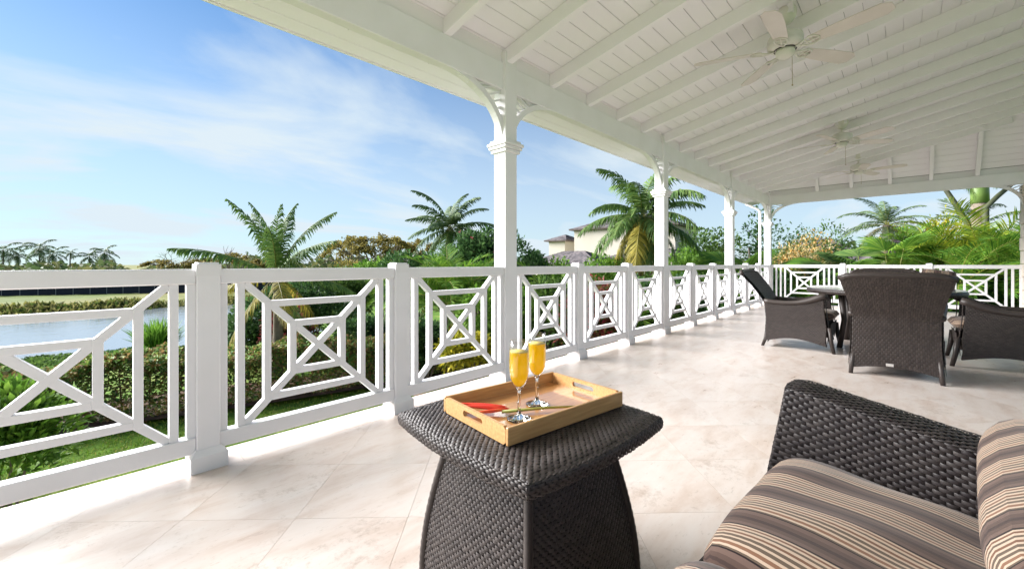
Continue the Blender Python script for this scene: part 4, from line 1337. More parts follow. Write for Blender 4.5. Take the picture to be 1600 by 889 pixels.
def coconut_palm(base, crown, L, nf, label, group, lwf=1.0, cv=1.0, pw=.85, kinds=('green',), seed=0, lo=-50, hi=82, leaf_n=58, trunk_r=.13, hang=.9, ll=.62, lean=None, coco=False, dead=0, parts=True):
    rs_ = random.Random(seed)
    t = empty('palm_tree', base, label=label, cat='palm tree', group=group)
    c = Vector(crown) - Vector(base)
    b0 = Vector((0, 0, -.3))
    mid = c * .5 + (Vector(lean) if lean else Vector((rs_.uniform(-.2, .2), rs_.uniform(-.2, .2), 0)))
    pts, rad = [], []
    nst = 22
    for k in range(nst + 1):
        f = k / nst
        p = b0 * (1 - f) ** 2 + mid * 2 * f * (1 - f) + c * f * f
        pts.append(p); rad.append(trunk_r * (1.25 - .55 * f) * (1 + .05 * (k % 2)))
    tube('trunk', pts, rad, TRUNK, t, 10)
    ga = 2.39996
    for k in range(nf):
        f = (k + .5) / nf
        th0 = hi - (hi - lo) * f ** pw
        th0 = round(th0 / 11) * 11
        curve = 62 + 18 * (th0 > 40) - 10 * (th0 < -10)
        kd = kinds[-1] if (f > .72 and len(kinds) > 1 and rs_.random() < .6) else kinds[0]
        me = frond_me('coco%d_%.1f_%.1f' % (k % 2, lwf, cv), th0, curve * cv, L, leaf_n, ll * L / 3.0, .055 * lwf * L / 3.0, PALM[kd], RACHIS_Y if kd == 'gold' else RACHIS, hang=hang, seed=k % 2 + 3)
        o = mobj('frond', me, None, t, c)
        sc_ = rs_.uniform(.85, 1.1)
        o.rotation_euler = (rs_.uniform(-.15, .15), rs_.uniform(-.08, .08), k * ga + rs_.uniform(-.25, .25))
        o.scale = (sc_, sc_, sc_)
    if coco:
        for k in range(6):
            bm = bmesh.new(); bmesh.ops.create_icosphere(bm, subdivisions=2, radius=.11, matrix=Matrix.Diagonal((1, 1, 1.2, 1)))
            an = k * 1.05
            mobj('coconut', bm_mesh('coconut', bm, True), mat('coconut_husk', (0.30, 0.24, 0.08), 0.6, 0.3, var=(0.2, 0.2, 0.06), vscale=8), t, c + Vector((.2 * math.cos(an), .2 * math.sin(an), -.18)))
    return t

def areca(base, H, nst, label, group, kind='areca', seed=0, spread=.5, L=1.9, stems_h=.5, n=34):
    """clump of cane stems, each with arching feathery fronds"""
    rs_ = random.Random(seed)
    t = empty('areca_palm', base, label=label, cat='palm', group=group)
    bm = bmesh.new()
    tops = []
    for k in range(nst):
        an = rs_.uniform(0, 6.28); r = rs_.uniform(.05, spread)
        h = H * stems_h * rs_.uniform(.6, 1.1)
        p0 = Vector((r * .5 * math.cos(an), r * .5 * math.sin(an), -.2)); p1 = Vector((r * math.cos(an) * 1.5, r * math.sin(an) * 1.5, h))
        tube_bm(bm, [p0, (p0 + p1) / 2 + Vector((0, 0, .05)), p1], [.04, .033, .026], 6)
        tops.append((p1, an))
    mobj('stems', bm_mesh('stems', bm, True), mat('cane', (0.20, 0.20, 0.05), 0.5, 0.4, var=(0.12, 0.13, 0.04), vscale=4), t)
    k2 = 0
    for p1, an in tops:
        for q in range(6):
            th0 = [80, 66, 58, 48, 36, 20][q]
            me = frond_me('areca%d' % (k2 % 2), th0, 78, L, n, .55 * L / 1.9, .042 * L / 1.9, PALM[kind], RACHIS_Y, hang=.28, lift=.35, seed=k2 % 2 + 11)
            o = mobj('frond', me, None, t, p1)
            s_ = rs_.uniform(.75, 1.15)
            o.rotation_euler = (rs_.uniform(-.2, .2), 0, an + q * 2.4 + rs_.uniform(-.5, .5)); o.scale = (s_, s_, s_)
            k2 += 1
    return t

def fan_leaf_me(R, nseg, spreaddeg, seed):
    ck = ('fan', R, nseg, spreaddeg, seed)
    if ck in FROND_CACHE: return FROND_CACHE[ck]
    rs_ = np.random.RandomState(seed)
    V, F = [], []
    for k in range(nseg):
        a_ = math.radians(-spreaddeg / 2 + spreaddeg * (k + .5) / nseg)
        da = math.radians(spreaddeg / nseg) * .5
        Rk = R * (1 - .22 * abs(2 * (k + .5) / nseg - 1) ** 2) * rs_.uniform(.94, 1.04)
        i0 = len(V)
        fold = .045 * R
        for fr, wf, dz in ((.03, 1, 0), (.55, 1, .06), (.8, .6, .03), (1.0, .06, -.10)):
            r = Rk * fr
            for s_, up in ((-1, 0), (0, 1), (1, 0)):
                an = a_ + s_ * da * wf
                V.append((r * math.cos(an), r * math.sin(an), dz * R + (fold * wf * fr * (1 if up else 0)) - .10 * R * math.sin(a_) ** 2 * fr))
        for j in range(3):
            for c in range(2):
                F.append((i0 + j * 3 + c, i0 + j * 3 + c + 1, i0 + (j + 1) * 3 + c + 1, i0 + (j + 1) * 3 + c))
    me = np_mesh('fan_leaf', np.array(V), np.array(F), False)
    FROND_CACHE[ck] = me
    return me
def fan_palm(base, H, R, nl, label, group, kind='areca', seed=0):
    rs_ = random.Random(seed)
    t = empty('fan_palm', base, label=label, cat='fan palm', group=group)
    tube('trunk', [(0, 0, -.3), (0, 0, H * .25), (0.02, 0, H * .45)], [.13, .12, .10], TRUNK, t, 8)
    me = fan_leaf_me(R, 34, 200, 1)
    if not me.materials: me.materials.append(PALM[kind])
    elif me.materials[0] != PALM[kind]:
        me = me.copy(); me.materials[0] = PALM[kind]
    bm = bmesh.new(); hubs = []
    for k in range(nl):
        an = k * 2.4 + rs_.uniform(-.3, .3); el = math.radians(rs_.uniform(20, 80))
        pl = H * .5 * rs_.uniform(.7, 1.1)
        p0 = Vector((0.02, 0, H * .43)); d = Vector((math.cos(an) * math.cos(el), math.sin(an) * math.cos(el), math.sin(el)))
        p1 = p0 + d * pl
        tube_bm(bm, [p0, p0 + d * pl * .5 + Vector((0, 0, .05)), p1], [.022, .018, .012], 5)
        o = mobj('fan_leaf', me, None, t, p1)
        q = d.to_track_quat('X', 'Z') @ Quaternion((0, 1, 0), math.radians(rs_.uniform(15, 50)))
        o.rotation_mode = 'QUATERNION'; o.rotation_quaternion = q
        s_ = rs_.uniform(.8, 1.1); o.scale = (s_, s_, s_)
    mobj('stalks', bm_mesh('stalks', bm, True), RACHIS, t)
    return t

def lobes(rs_, n, rx, ry, h):
    c = []
    for k in range(n):
        a_ = rs_.uniform(0, 6.28); r = math.sqrt(rs_.uniform(0, 1)) * .62
        z = rs_.uniform(.25, .8)
        c.append((r * rx * math.cos(a_), r * ry * math.sin(a_), z * h, rs_.uniform(.28, .45)))
    return c
def bush(base, rx, ry, h, n, leaf, m, label, group=None, name='shrub', cat='shrub', seed=0, nl=9, wl=.45, up=.35, stems=5, flowers=None, sparse=1.0, droop=.15):
    """shrub of leaf clumps: real leaf-sized faces on overlapping uneven lobes"""
    r2_ = random.Random(seed); rs_ = np.random.RandomState(seed)
    t = empty(name, base, label=label, cat=cat, group=group)
    L = lobes(r2_, nl, rx, ry, h)
    per = int(n * 1.5) // len(L)
    P, Dd = [], []
    for x, y, z, r in L:
        v = rs_.normal(size=(per, 3)); v /= np.linalg.norm(v, axis=1, keepdims=True)
        v[:, 2] = np.where(v[:, 2] < -.35, -v[:, 2], v[:, 2])
        rad = (rs_.uniform(.45, 1.0, per) ** .5)[:, None] * (1 + .0 * sparse)
        # twig clumps make holes and darker gaps
        cl = np.sin(v[:, 0] * 9 + x * 7) * np.sin(v[:, 1] * 9 + y * 5) * np.sin(v[:, 2] * 8 + z * 3)
        rad = rad * (1 + .12 * cl)[:, None]
        P.append(np.array([[x, y, z]]) + v * rad * np.array([[rx * r * 1.5, ry * r * 1.5, h * r * .95]]))
        d = v + np.array([[0, 0, up]]) + rs_.normal(0, .45, (per, 3))
        Dd.append(d)
    P = np.concatenate(P); Dd = np.concatenate(Dd)
    P[:, 2] *= h / np.percentile(P[:, 2], 99.3)
    k = P[:, 2] > -.05
    P, Dd = P[k], Dd[k]
    ln = leaf * 1.5 * rs_.uniform(.7, 1.25, len(P))
    V, F = leaf_arrays(P, Dd, ln, ln * wl, rs_, droop=droop)
    mobj('foliage', np_mesh('foliage', V, F), m, t)['kind'] = 'stuff'
    bm = bmesh.new()
    for x, y, z, r in L[:max(stems, 1)]:
        tube_bm(bm, [(x * .15, y * .15, -.2), (x * .5, y * .5, z * .55), (x, y, z)], [max(.015, h * .018), max(.01, h * .012), max(.006, h * .006)], 6)
    mobj('stems', bm_mesh('stems', bm, True), BARK, t)
    if flowers:
        fm, fn, fl_ = flowers
        idx = rs_.choice(len(P), fn)
        Pn = P[idx] * np.array([[1.04, 1.04, 1.03]])
        V, F = leaf_arrays(np.repeat(Pn, 5, 0) + rs_.normal(0, fl_ * .3, (fn * 5, 3)), rs_.normal(0, 1, (fn * 5, 3)) + np.array([[0, 0, .6]]), np.full(fn * 5, fl_), np.full(fn * 5, fl_ * .6), rs_)
        mobj('flowers', np_mesh('flowers', V, F), fm, t)['kind'] = 'stuff'
    return t
def on_ground(px, Z, extra=0):
    p = at(px, HY, Z); return Vector((p.x, p.y, gz(p.x, p.y)))

# ------------------------------------------------------------------ hedge, beds, lake margin
def hedge_line(s): return 11.55 - .28 * s
rsn = np.random.RandomState(4)
N = 52000
hs = rsn.uniform(-4.5, 9.5, N)
across = rsn.uniform(-.62, .62, N)
topz = 1.12 + .10 * np.sin(hs * 2.1) + .07 * np.sin(hs * 5.3 + across * 4) + .05 * np.sin(hs * 11)
onface = rsn.rand(N)
zz_ = np.where(onface < .45, topz * rsn.uniform(.03, 1, N), topz * (1 - .12 * rsn.rand(N) ** 2) - .25 * np.abs(across / .62) ** 6)
acr = np.where(onface < .45, -.60 + .14 * rsn.rand(N) ** 2 + .07 * np.sin(hs * 4 + zz_ * 6) - .10 * (zz_ / topz) * (1 - zz_ / topz), across)
dl = np.array([1, -.28]); dl = dl / np.linalg.norm(dl); nl_ = np.array([.28, 1]); nl_ /= np.linalg.norm(nl_)
hx = hs + nl_[0] * acr; hy = hedge_line(hs) + nl_[1] * acr
hp = np.stack([hx, hy, ground_z(hx, hy) + zz_], 1)
hd = np.stack([rsn.normal(0, .5, N) + np.where(onface < .45, -nl_[0], 0) * .6, rsn.normal(0, .5, N) + np.where(onface < .45, -nl_[1], 0) * .7, rsn.uniform(-.2, 1.0, N)], 1)
hl = rsn.uniform(.075, .135, N)
V, F = leaf_arrays(hp, hd, hl, hl * .55, rsn)
hedge = empty('hedge', (2.5, hedge_line(2.5), LAWN), label='long clipped mixed green and bronze hedge across the lawn', cat='hedge')
o = mobj('foliage', np_mesh('foliage', V, F), LEAF['hedge'], hedge); o['kind'] = 'stuff'; o.location = -Vector(hedge.location)
bm = bmesh.new()
for s_ in np.arange(-4.3, 9.4, .38):
    tube_bm(bm, [(s_, hedge_line(s_), LAWN - .2), (s_ + rnd.uniform(-.1, .1), hedge_line(s_) - .1, LAWN + .5), (s_ + rnd.uniform(-.2, .2), hedge_line(s_) + rnd.uniform(-.3, .3), LAWN + 1.0)], [.022, .016, .006], 5)
o = mobj('stems', bm_mesh('stems', bm, True), BARK, hedge); o.location = -Vector(hedge.location)
SOIL = mat('mulch', (0.055, 0.034, 0.022), 0.95, 0.1, var=(0.10, 0.06, 0.04), vscale=6, bump=.8, bscale=25)
def bed(name, poly, label, m=SOIL, lift=.02):
    n_ = len(poly)
    me = np_mesh(name, [(x, y, gz(x, y) + lift) for x, y in poly], [tuple(range(n_))])
    tag(mobj(name, me, m), label, kind='structure')
bed('soil_bed', [(s_, hedge_line(s_) - .95) for s_ in np.linspace(-4.6, 9.6, 20)] + [(s_, hedge_line(s_) + .9) for s_ in np.linspace(9.6, -4.6, 20)], 'dark mulch bed along the foot of the hedge', lift=.1)
bed('soil_path', [(4.6, 6.6), (9, 5.2), (11.5, 4.2), (12.4, 5.2), (9.5, 6.8), (5.2, 8.0)], 'bare sandy soil between the lawn and the shrubs', mat('sandy_soil', (0.30, 0.22, 0.15), .95, .1, var=(0.22, 0.15, 0.09), vscale=3, bump=.5, bscale=30), .1)

# grass of the near lawn
N = 60000
lx = rsn.uniform(-4, 8, N); ly = rsn.uniform(3.0, 10.8, N)
kp = ly < hedge_line(lx) - .85
lx, ly = lx[kp], ly[kp]; N = len(lx)
hh = rsn.uniform(.035, .085, N)
V, F = leaf_arrays(np.stack([lx, ly, ground_z(lx, ly)], 1), np.stack([rsn.normal(0, .5, N), rsn.normal(0, .5, N), np.ones(N)], 1), hh, hh * .22, rsn)
tag(mobj('lawn_grass', np_mesh('lawn_grass', V, F), leafm('lawn', [(0.10, 0.21, 0.02), (0.16, 0.29, 0.03), (0.25, 0.33, 0.05), (0.32, 0.28, 0.09)], .35)), 'short grass blades of the lawn below the veranda', 'grass', kind='stuff')

# reeds on the far shore of the lake
N = 14000
rx_ = rsn.uniform(-70, 40, N); ry_ = 87.2 + rsn.uniform(-2.5, 2.8, N) - (1.2 * np.sin(rx_ * .13) + .8 * np.sin(rx_ * .31 + 1)) * 1.3
hh = rsn.uniform(.5, 1.5, N) * (1 + .5 * np.sin(rx_ * .4) * np.sin(rx_ * .17))
V, F = leaf_arrays(np.stack([rx_, ry_, ground_z(rx_, ry_) + .0], 1), np.stack([rsn.normal(0, .3, N), rsn.normal(0, .3, N), np.ones(N)], 1), hh, hh * .28, rsn)
tag(mobj('reeds', np_mesh('reeds', V, F), LEAF['reed']), 'tan and green reeds along the far lake shore', 'reeds', kind='stuff')
# dark screen fence beyond the fairway
fa, fb = at(-120, HY, 80), at(520, HY, 104)
fen = empty('screen_fence', (fa.x, fa.y, gz(fa.x, fa.y)), label='long dark navy screen fence beyond the golf fairway', cat='fence')
nseg = 26
for k in range(nseg):
    p, q = fa.lerp(fb, k / nseg), fa.lerp(fb, (k + 1) / nseg)
    d = q - p
    zb = gz((p.x + q.x) / 2, (p.y + q.y) / 2)
    box('fence_panel', Vector(((p.x + q.x) / 2, (p.y + q.y) / 2, zb + 1.25)) - Vector(fen.location), (d.length - .06, .05, 2.5), mat('navy_screen', (0.022, 0.026, 0.042), 0.8, 0.2, var=(0.03, 0.034, 0.05), vscale=.5), fen, 0, (0, 0, math.atan2(d.y, d.x)))
    box('post', Vector((p.x, p.y, zb + 1.4)) - Vector(fen.location), (.08, .08, 2.9), mat('fence_post', (0.3, 0.3, 0.3), .6), fen, 0, (0, 0, math.atan2(d.y, d.x)))

# far wood behind everything
N = 26000
az = rsn.uniform(-.45, 2.2, N); rr_ = rsn.uniform(150, 260, N)
fx, fy = rr_ * np.cos(az), rr_ * np.sin(az)
clump = 5.6 + 1.6 * np.sin(az * 37) * np.sin(az * 13 + 1) + 1.0 * np.sin(az * 91)
hz_ = np.maximum(1.0, clump + 2.0 - 2.4 * smooth(1.25, 1.45, az)) * rsn.rand(N) ** .7
V, F = leaf_arrays(np.stack([fx, fy, ground_z(fx, fy) + hz_ * 1.05], 1), rsn.normal(0, 1, (N, 3)) + np.array([[0, 0, .5]]), rsn.uniform(1.2, 2.8, N), rsn.uniform(1.0, 2.0, N), rsn)
tag(mobj('woodland', np_mesh('woodland', V, F), LEAF['farwood']), 'far belt of low green trees along the horizon', 'woodland', kind='stuff')

# ------------------------------------------------------------------ palms
def palm_at(px, py_c, Z, L, nf, label, group, **k):
    c = at(px, py_c, Z); b = Vector((c.x, c.y, gz(c.x, c.y)))
    return coconut_palm(b, c, L, nf, label, group, **k)
palm_at(432, 430, 11.2, 2.2, 19, 'young coconut palm behind the second railing panel, fronds drooping through the lattice', 'coconut palms near the veranda', seed=6, kinds=('green', 'gold'), lo=-62, hi=92, leaf_n=50, hang=1.1, ll=.62, trunk_r=.12, cv=.55, pw=1.5, lwf=1.2)
palm_at(703, 358, 28, 3.4, 24, 'tall coconut palm between the second low post and the nearest column', 'coconut palms near the veranda', seed=8, kinds=('grey', 'green'), lo=-35, hi=88, trunk_r=.30, hang=.8, ll=.7, coco=True, lwf=1.5, cv=.85)
palm_at(1003, 338, 17, 2.75, 34, 'big coconut palm with yellow lower fronds behind the second column', 'coconut palms near the veranda', seed=14, kinds=('green', 'gold'), lo=-72, hi=88, leaf_n=66, trunk_r=.15, hang=1.0, ll=.78, coco=True, lwf=1.25, cv=.95)
palm_at(1385, 352, 21, 2.1, 22, 'dark feathery palm in the gap under the end beam', 'coconut palms near the veranda', seed=21, kinds=('grey', 'gold'), lo=-40, hi=85, trunk_r=.2, hang=.6)
far = [(5, 396, 140, 'far palm at the extreme left edge of the photo', 7.0), (62, 392, 140, 'tallest far palm above the left railing panel', 6.5), (82, 402, 138, 'far palm just right of the tallest far palm', 6.0),
       (110, 400, 150, 'smallest thin far palm left of the nearest post', 3.2), (140, 406, 140, 'far palm with low crown left of the nearest post', 5.0), (163, 400, 138, 'far palm nearest to the first railing post', 5.6), (28, 404, 142, 'low far palm between the two left far palms', 5.0)]
for k, (x, y, Z, lb, L) in enumerate(far):
    palm_at(x, y - 5, Z, L * .9, 12, lb, 'palms beyond the fairway', seed=40 + k, kinds=('grey', 'green'), lo=-60, hi=84, leaf_n=26, trunk_r=.22, hang=1.1, ll=.85, lwf=2.2, cv=1.15)
# royal palm with green crownshaft at right
rb = at(1531, HY, 19.0); rg = gz(rb.x, rb.y)
roy = empty('royal_palm', (rb.x, rb.y, rg), label='royal palm with thick smooth green crownshaft under the end beam', cat='palm tree')
z_at = lambda py: CAMH + (HY - py) * 19.0 / FPX - rg
tube('trunk', [(0, 0, -.3), (0, 0, z_at(400)), (0, 0, z_at(318))], [.33, .30, .29], TRUNK, roy, 14)
tube('crownshaft', [(0, 0, z_at(318)), (0, 0, z_at(300)), (0, 0, z_at(270)), (0, 0, z_at(200))], [.31, .30, .275, .22], mat('crownshaft_green', (0.16, 0.24, 0.06), 0.4, 0.4, var=(0.12, 0.2, 0.05), vscale=2), roy, 16)
for k in range(13):
    me = frond_me('coco%d' % (k % 2), [77, 55, 33, 11][k % 4], 70, 3.0, 58, .6, .055, PALM['green'], RACHIS, hang=.8, seed=k % 2 + 3)
    o = mobj('frond', me, None, roy, (0, 0, z_at(195))); o.rotation_euler = (0, 0, k * 2.4)
for k, (an, py) in enumerate(((2.6, 345), (-.6, 335), (1.2, 350), (4.4, 352))):
    o = mobj('frond', frond_me('coco%d' % (k % 2), 44, 70, 3.0, 58, .6, .055, PALM['grey'], RACHIS, hang=.8, seed=k % 2 + 3), None, roy, (0, 0, z_at(py))); o.rotation_euler = (0, 0, an); o.scale = (.6, .6, .6)
def limb(px0, py0, px1, py1, Z, r, lb):
    a_, b_ = at(px0, py0, Z), at(px1, py1, Z + .5)
    t = empty('tree_stem', (a_.x, a_.y, gz(a_.x, a_.y)), label=lb, cat='tree', group='bare leaning stems under the end beam')
    o = Vector(t.location)
    g = Vector((a_.x, a_.y, gz(a_.x, a_.y))) - o
    tube('trunk', [g, (a_ - o) , (a_ - o).lerp(b_ - o, .5) + Vector((0, 0, .05)), b_ - o + (b_ - a_) * .6], [r * 1.2, r, r * .9, r * .6], mat('dark_green_stem', (0.06, 0.07, 0.03), .7, .3, var=(0.035, 0.04, 0.02), vscale=3), t, 8)
    for k in range(5):
        me = frond_me('coco%d' % (k % 2), [66, 33, 11, 0, -11][k], 70, 2.1, 58, .43, .0385, PALM['green'], RACHIS, hang=.8, seed=k % 2 + 3)
        f_ = mobj('frond', me, None, t, b_ - o + (b_ - a_) * .6); f_.rotation_euler = (0, 0, k * 1.3)
limb(1512, 350, 1478, 298, 17.5, .11, 'dark bare stem leaning left beside the royal palm')
limb(1540, 325, 1578, 292, 16.5, .10, 'dark bare stem leaning right beside the royal palm')

# ------------------------------------------------------------------ rain tree
def rain_tree(px, Z, W_, py_top, label, seed):
    b = on_ground(px, Z)
    H = CAMH + (HY - py_top) * Z / FPX - b.z
    t = empty('rain_tree', b, label=label, cat='tree', group='spreading rain trees')
    r_ = random.Random(seed); rs_ = np.random.RandomState(seed)
    bm = bmesh.new(); ends = []
    def br(p, d, L, r, depth):
        q = p + d * L
        mid = p + d * L * .5 + Vector((r_.uniform(-1, 1), r_.uniform(-1, 1), r_.uniform(0, 1))) * L * .06
        tube_bm(bm, [p, mid, q], [r, r * .82, r * .66], 6, False)
        if depth == 0:
            ends.append(q); return
        for k in range(r_.choice((2, 3, 3))):
            a_ = r_.uniform(0, 6.28)
            nd = (d + Vector((math.cos(a_), math.sin(a_), r_.uniform(-.12, .25))) * r_.uniform(.5, .9))
            nd.z = max(nd.z * .72, .08); nd.normalize()
            br(q, nd, L * r_.uniform(.62, .85), r * .62, depth - 1)
    for k in range(5):
        a_ = k * 1.257 + r_.uniform(-.3, .3)
        br(Vector((0, 0, H * .28)), Vector((math.cos(a_) * .75, math.sin(a_) * .75, .75)).normalized(), W_ * .20, H * .022, 3)
    tube_bm(bm, [(0, 0, -.5), (0, 0, H * .15), (0, 0, H * .3)], [H * .05, H * .042, H * .036], 8)
    mobj('trunk', bm_mesh('trunk', bm, True), BARK, t)
    E_ = np.array([tuple(e) for e in ends])
    # thin umbrella of leaf sprays over the branch ends
    P = E_[rs_.randint(0, len(E_), 3000)] + rs_.normal(0, 1, (3000, 3)) * np.array([[W_ * .02, W_ * .02, H * .02]])
    rad = np.sqrt(P[:, 0] ** 2 + P[:, 1] ** 2) / (W_ / 2)
    ztop = H * (1.0 - .34 * np.clip(rad, 0, 1.2) ** 2)
    P[:, 2] = np.minimum(P[:, 2] * .12 + ztop * .88, ztop) + rs_.normal(0, H * .012, len(P))
    V, F = leaf_arrays(P, rs_.normal(0, 1, P.shape) + np.array([[0, 0, .2]]), rs_.uniform(.35, .75, len(P)), rs_.uniform(.2, .4, len(P)), rs_)
    mobj('crown', np_mesh('crown', V, F), LEAF['olive'], t)['kind'] = 'stuff'
rain_tree(583, 70, 17, 364, 'broad umbrella-crowned rain tree with brownish leaves left of the tall palm', 3)
rain_tree(655, 78, 14, 374, 'smaller rain tree just left of the tall palm', 9)
rain_tree(372, 95, 17, 397, 'low brownish tree behind the nearest railing post', 12)
rain_tree(280, 120, 20, 404, 'low brownish tree beyond the lake left of the nearest post', 13)

# ------------------------------------------------------------------ house beyond the garden
WALLC = mat('cream_render', (0.49, 0.45, 0.385), 0.8, 0.2, var=(0.44, 0.40, 0.335), vscale=.6)
def shingles(name, corners, parent, m, rows, cols_, o):
    """roof slope with courses of shingles proud of each other; corners bottom-left, bottom-right, top-right, top-left"""
    bl, br_, tr_, tl = [Vector(c) for c in corners]
    V, F = [], []
    nrm = (br_ - bl).cross(tl - bl).normalized()
    if nrm.z < 0: nrm = -nrm
    for r in range(rows):
        v0, v1 = r / rows, (r + 1.15) / rows
        A0, A1 = bl.lerp(tl, v0), br_.lerp(tr_, v0); B0, B1 = bl.lerp(tl, min(v1, 1)), br_.lerp(tr_, min(v1, 1))
        n_ = max(1, int(cols_ * ((A1 - A0).length / max(1e-6, (br_ - bl).length)) + .5))
        for c in range(n_):
            u0, u1 = (c + .04) / n_, (c + .96) / n_
            lf = nrm * rnd.uniform(.03, .055); l2 = nrm * .008
            i0 = len(V)
            V += [A0.lerp(A1, u0) + lf, A0.lerp(A1, u1) + lf, B0.lerp(B1, u1) + l2, B0.lerp(B1, u0) + l2, A0.lerp(A1, u0), A0.lerp(A1, u1)]
            F += [(i0, i0 + 1, i0 + 2, i0 + 3), (i0 + 4, i0 + 5, i0 + 1, i0)]
    V = [v - o for v in V]
    me = np_mesh(name, [tuple(v) for v in V], np.array(F))
    mobj(name, me, m, parent)['kind'] = 'stuff'
    me2 = np_mesh('deck', [tuple(v - o - nrm * .01) for v in (bl, br_, tr_, tl)], np.array([[0, 1, 2, 3]]))
    mobj('deck', me2, m, parent)
SHING = mat('cedar_shingle', (0.14, 0.12, 0.125), 0.9, 0.15, island=[(0.075, 0.068, 0.072), (0.125, 0.112, 0.118), (0.19, 0.165, 0.165)])
def block(name, c, yaw, w, d, z0, z1, rh, label, over=.45, rows=14, cols_=30, group=None, m=WALLC, windows=()):
    """hip-roofed block: c centre, yaw of its front normal"""
    t = empty(name, (c[0], c[1], z0), yaw, label, 'house', group, 'thing')
    h = z1 - z0
    box('wall', (0, 0, h / 2 - .3), (w, d, h + .6), m, t, .01)
    box('cornice', (0, 0, h - .22), (w + .06, d + .06, .16), m, t, .01)
    W2, D2 = w / 2 + over, d / 2 + over
    rl = max(0, W2 - D2)
    r0 = h
    A_, B_, C_, D_ = (-W2, -D2, r0), (W2, -D2, r0), (W2, D2, r0), (-W2, D2, r0)
    E1, E2 = (-rl, 0, r0 + rh), (rl, 0, r0 + rh)
    rf = empty('roof'); rf.parent = t
    z_ = Vector((0, 0, 0))
    shingles('slope', (A_, B_, E2, E1), rf, SHING, rows, cols_, z_); shingles('slope', (C_, D_, E1, E2), rf, SHING, rows, cols_, z_)
    shingles('slope', (B_, C_, E2, E2), rf, SHING, rows, int(cols_ * d / w) + 1, z_); shingles('slope', (D_, A_, E1, E1), rf, SHING, rows, int(cols_ * d / w) + 1, z_)
    box('eave', (0, 0, r0 - .06), (2 * W2 - .05, 2 * D2 - .05, .10), mat('eave_wood', (0.10, 0.07, 0.06), .7), rf, 0)
    for (wx, wz, ww, wh) in windows:
        wn_ = box('window', (wx, -d / 2 - .01, wz), (ww, .08, wh), WHITE, t, .005)
        box('pane', (0, -.04, 0), (ww - .12, .03, wh - .12), mat('dark_pane', (0.03, 0.035, 0.04), .1, .6), wn_, 0)
        for sg in (-1, 1):
            box('shutter', (sg * (ww / 2 + .22), .0, 0), (.38, .05, wh), mat('shutter_grey', (0.35, 0.35, 0.36), .6), wn_, .005)
    return t
hc = at(992, HY, 44)
hyaw = math.atan2(hc.y, hc.x) + math.pi / 2 - math.radians(22)
zg = gz(hc.x, hc.y)
zz1 = CAMH + (HY - 353) * 40.0 / FPX
hs_ = block('villa', (hc.x, hc.y), hyaw, 10.6, 7.2, zg, zz1, 1.55, 'cream villa with dark hipped shingle roof behind the big coconut palm', over=.45, rows=9, cols_=40, windows=((4.4, 3.9, .8, 1.1), (4.4, 1.2, .9, 1.3)))
dwp = box('downpipe', (-4.55, -3.66, (zz1 - zg) / 2 + .3), (.10, .10, zz1 - zg - .6), mat('brown_pipe', (0.16, 0.09, 0.08), .6), hs_, 0)
c2 = at(884, HY, 50)
block('villa_wing', (c2.x, c2.y), hyaw, 2.2, 4.0, gz(c2.x, c2.y), CAMH + (HY - 374) * 46 / FPX, .8, 'small wing with grey hipped roof left of the cream villa', rows=6, cols_=14)
c3 = at(897, HY, 36)
block('low_roofed_wing', (c3.x, c3.y), hyaw, 6.6, 4.6, gz(c3.x, c3.y), CAMH + (HY - 413) * 33 / FPX, 1.15, 'low wing with broad lilac grey shingle roof in front of the cream villa', rows=11, cols_=34)
c4 = at(1025, HY, 36)
block('garden_wing', (c4.x, c4.y), hyaw, 6.4, 4.6, gz(c4.x, c4.y), CAMH + (HY - 402) * 34 / FPX, .8, 'low cream wing under the big coconut palm', rows=8, cols_=34, windows=((-.2, 1.7, .8, 1.2),))
c5 = at(1275, HY, 30)
block('shingled_pavilion', (c5.x, c5.y), math.atan2(c5.y, c5.x) + math.pi / 2, 7.5, 6.0, gz(c5.x, c5.y), CAMH - .6, 2.4, 'low shingle-roofed building behind the orange flowering bush', rows=14, cols_=44)
c6 = at(1408, HY, 22)
block('round_gazebo', (c6.x, c6.y), math.atan2(c6.y, c6.x) + math.pi / 2 + .3, 2.6, 2.6, gz(c6.x, c6.y), CAMH + .1, 1.5, 'small pointed shingle roof among the fan palms', rows=11, cols_=16)

# ------------------------------------------------------------------ shrubs and areca palms
def bush_at(px, py_top, Z, w, leaf, key, label, n=3200, group='garden shrubs beyond the railing', base_h=None, **k):
    g = on_ground(px, Z)
    h = CAMH + (HY - py_top) * Z / FPX - g.z
    return bush(g, w / 2, w / 2, h, n, leaf, LEAF[key], label, group, seed=int(px * 7 + py_top), **k)
bush_at(14, 612, 5.2, 1.25, .115, 'bright', 'bright green narrow-leaved shrub at the lower left below the railing', n=2600, wl=.28, up=.6)
bush_at(196, 552, 16, 2.6, .10, 'dark', 'dark shrub at the lake edge behind the hedge', n=2600)
bush_at(60, 566, 15.5, 3.4, .11, 'mid', 'green shrub behind the hedge at the far left', n=2600)
g_ = on_ground(246, 15.5)
Ng = 700; hh = rsn.uniform(.8, 1.9, Ng)
V, F = leaf_arrays(rsn.normal(0, .18, (Ng, 3)) * np.array([[1, 1, 0]]), np.stack([rsn.normal(0, .33, Ng), rsn.normal(0, .33, Ng), np.ones(Ng)], 1), hh, np.full(Ng, .05), rsn)
gt_ = empty('grass_tuft', g_, label='tall fountain of pale green grass at the lake edge', cat='grass')
mobj('blades', np_mesh('blades', V, F), LEAF['bright'], gt_)['kind'] = 'stuff'
bush_at(300, 545, 16, 2.0, .10, 'mid', 'shrub at the lake edge right behind the nearest post', n=1800)
bush_at(395, 470, 13.5, 2.2, .12, 'dark', 'dark shrub at the foot of the drooping young palm', n=2600)
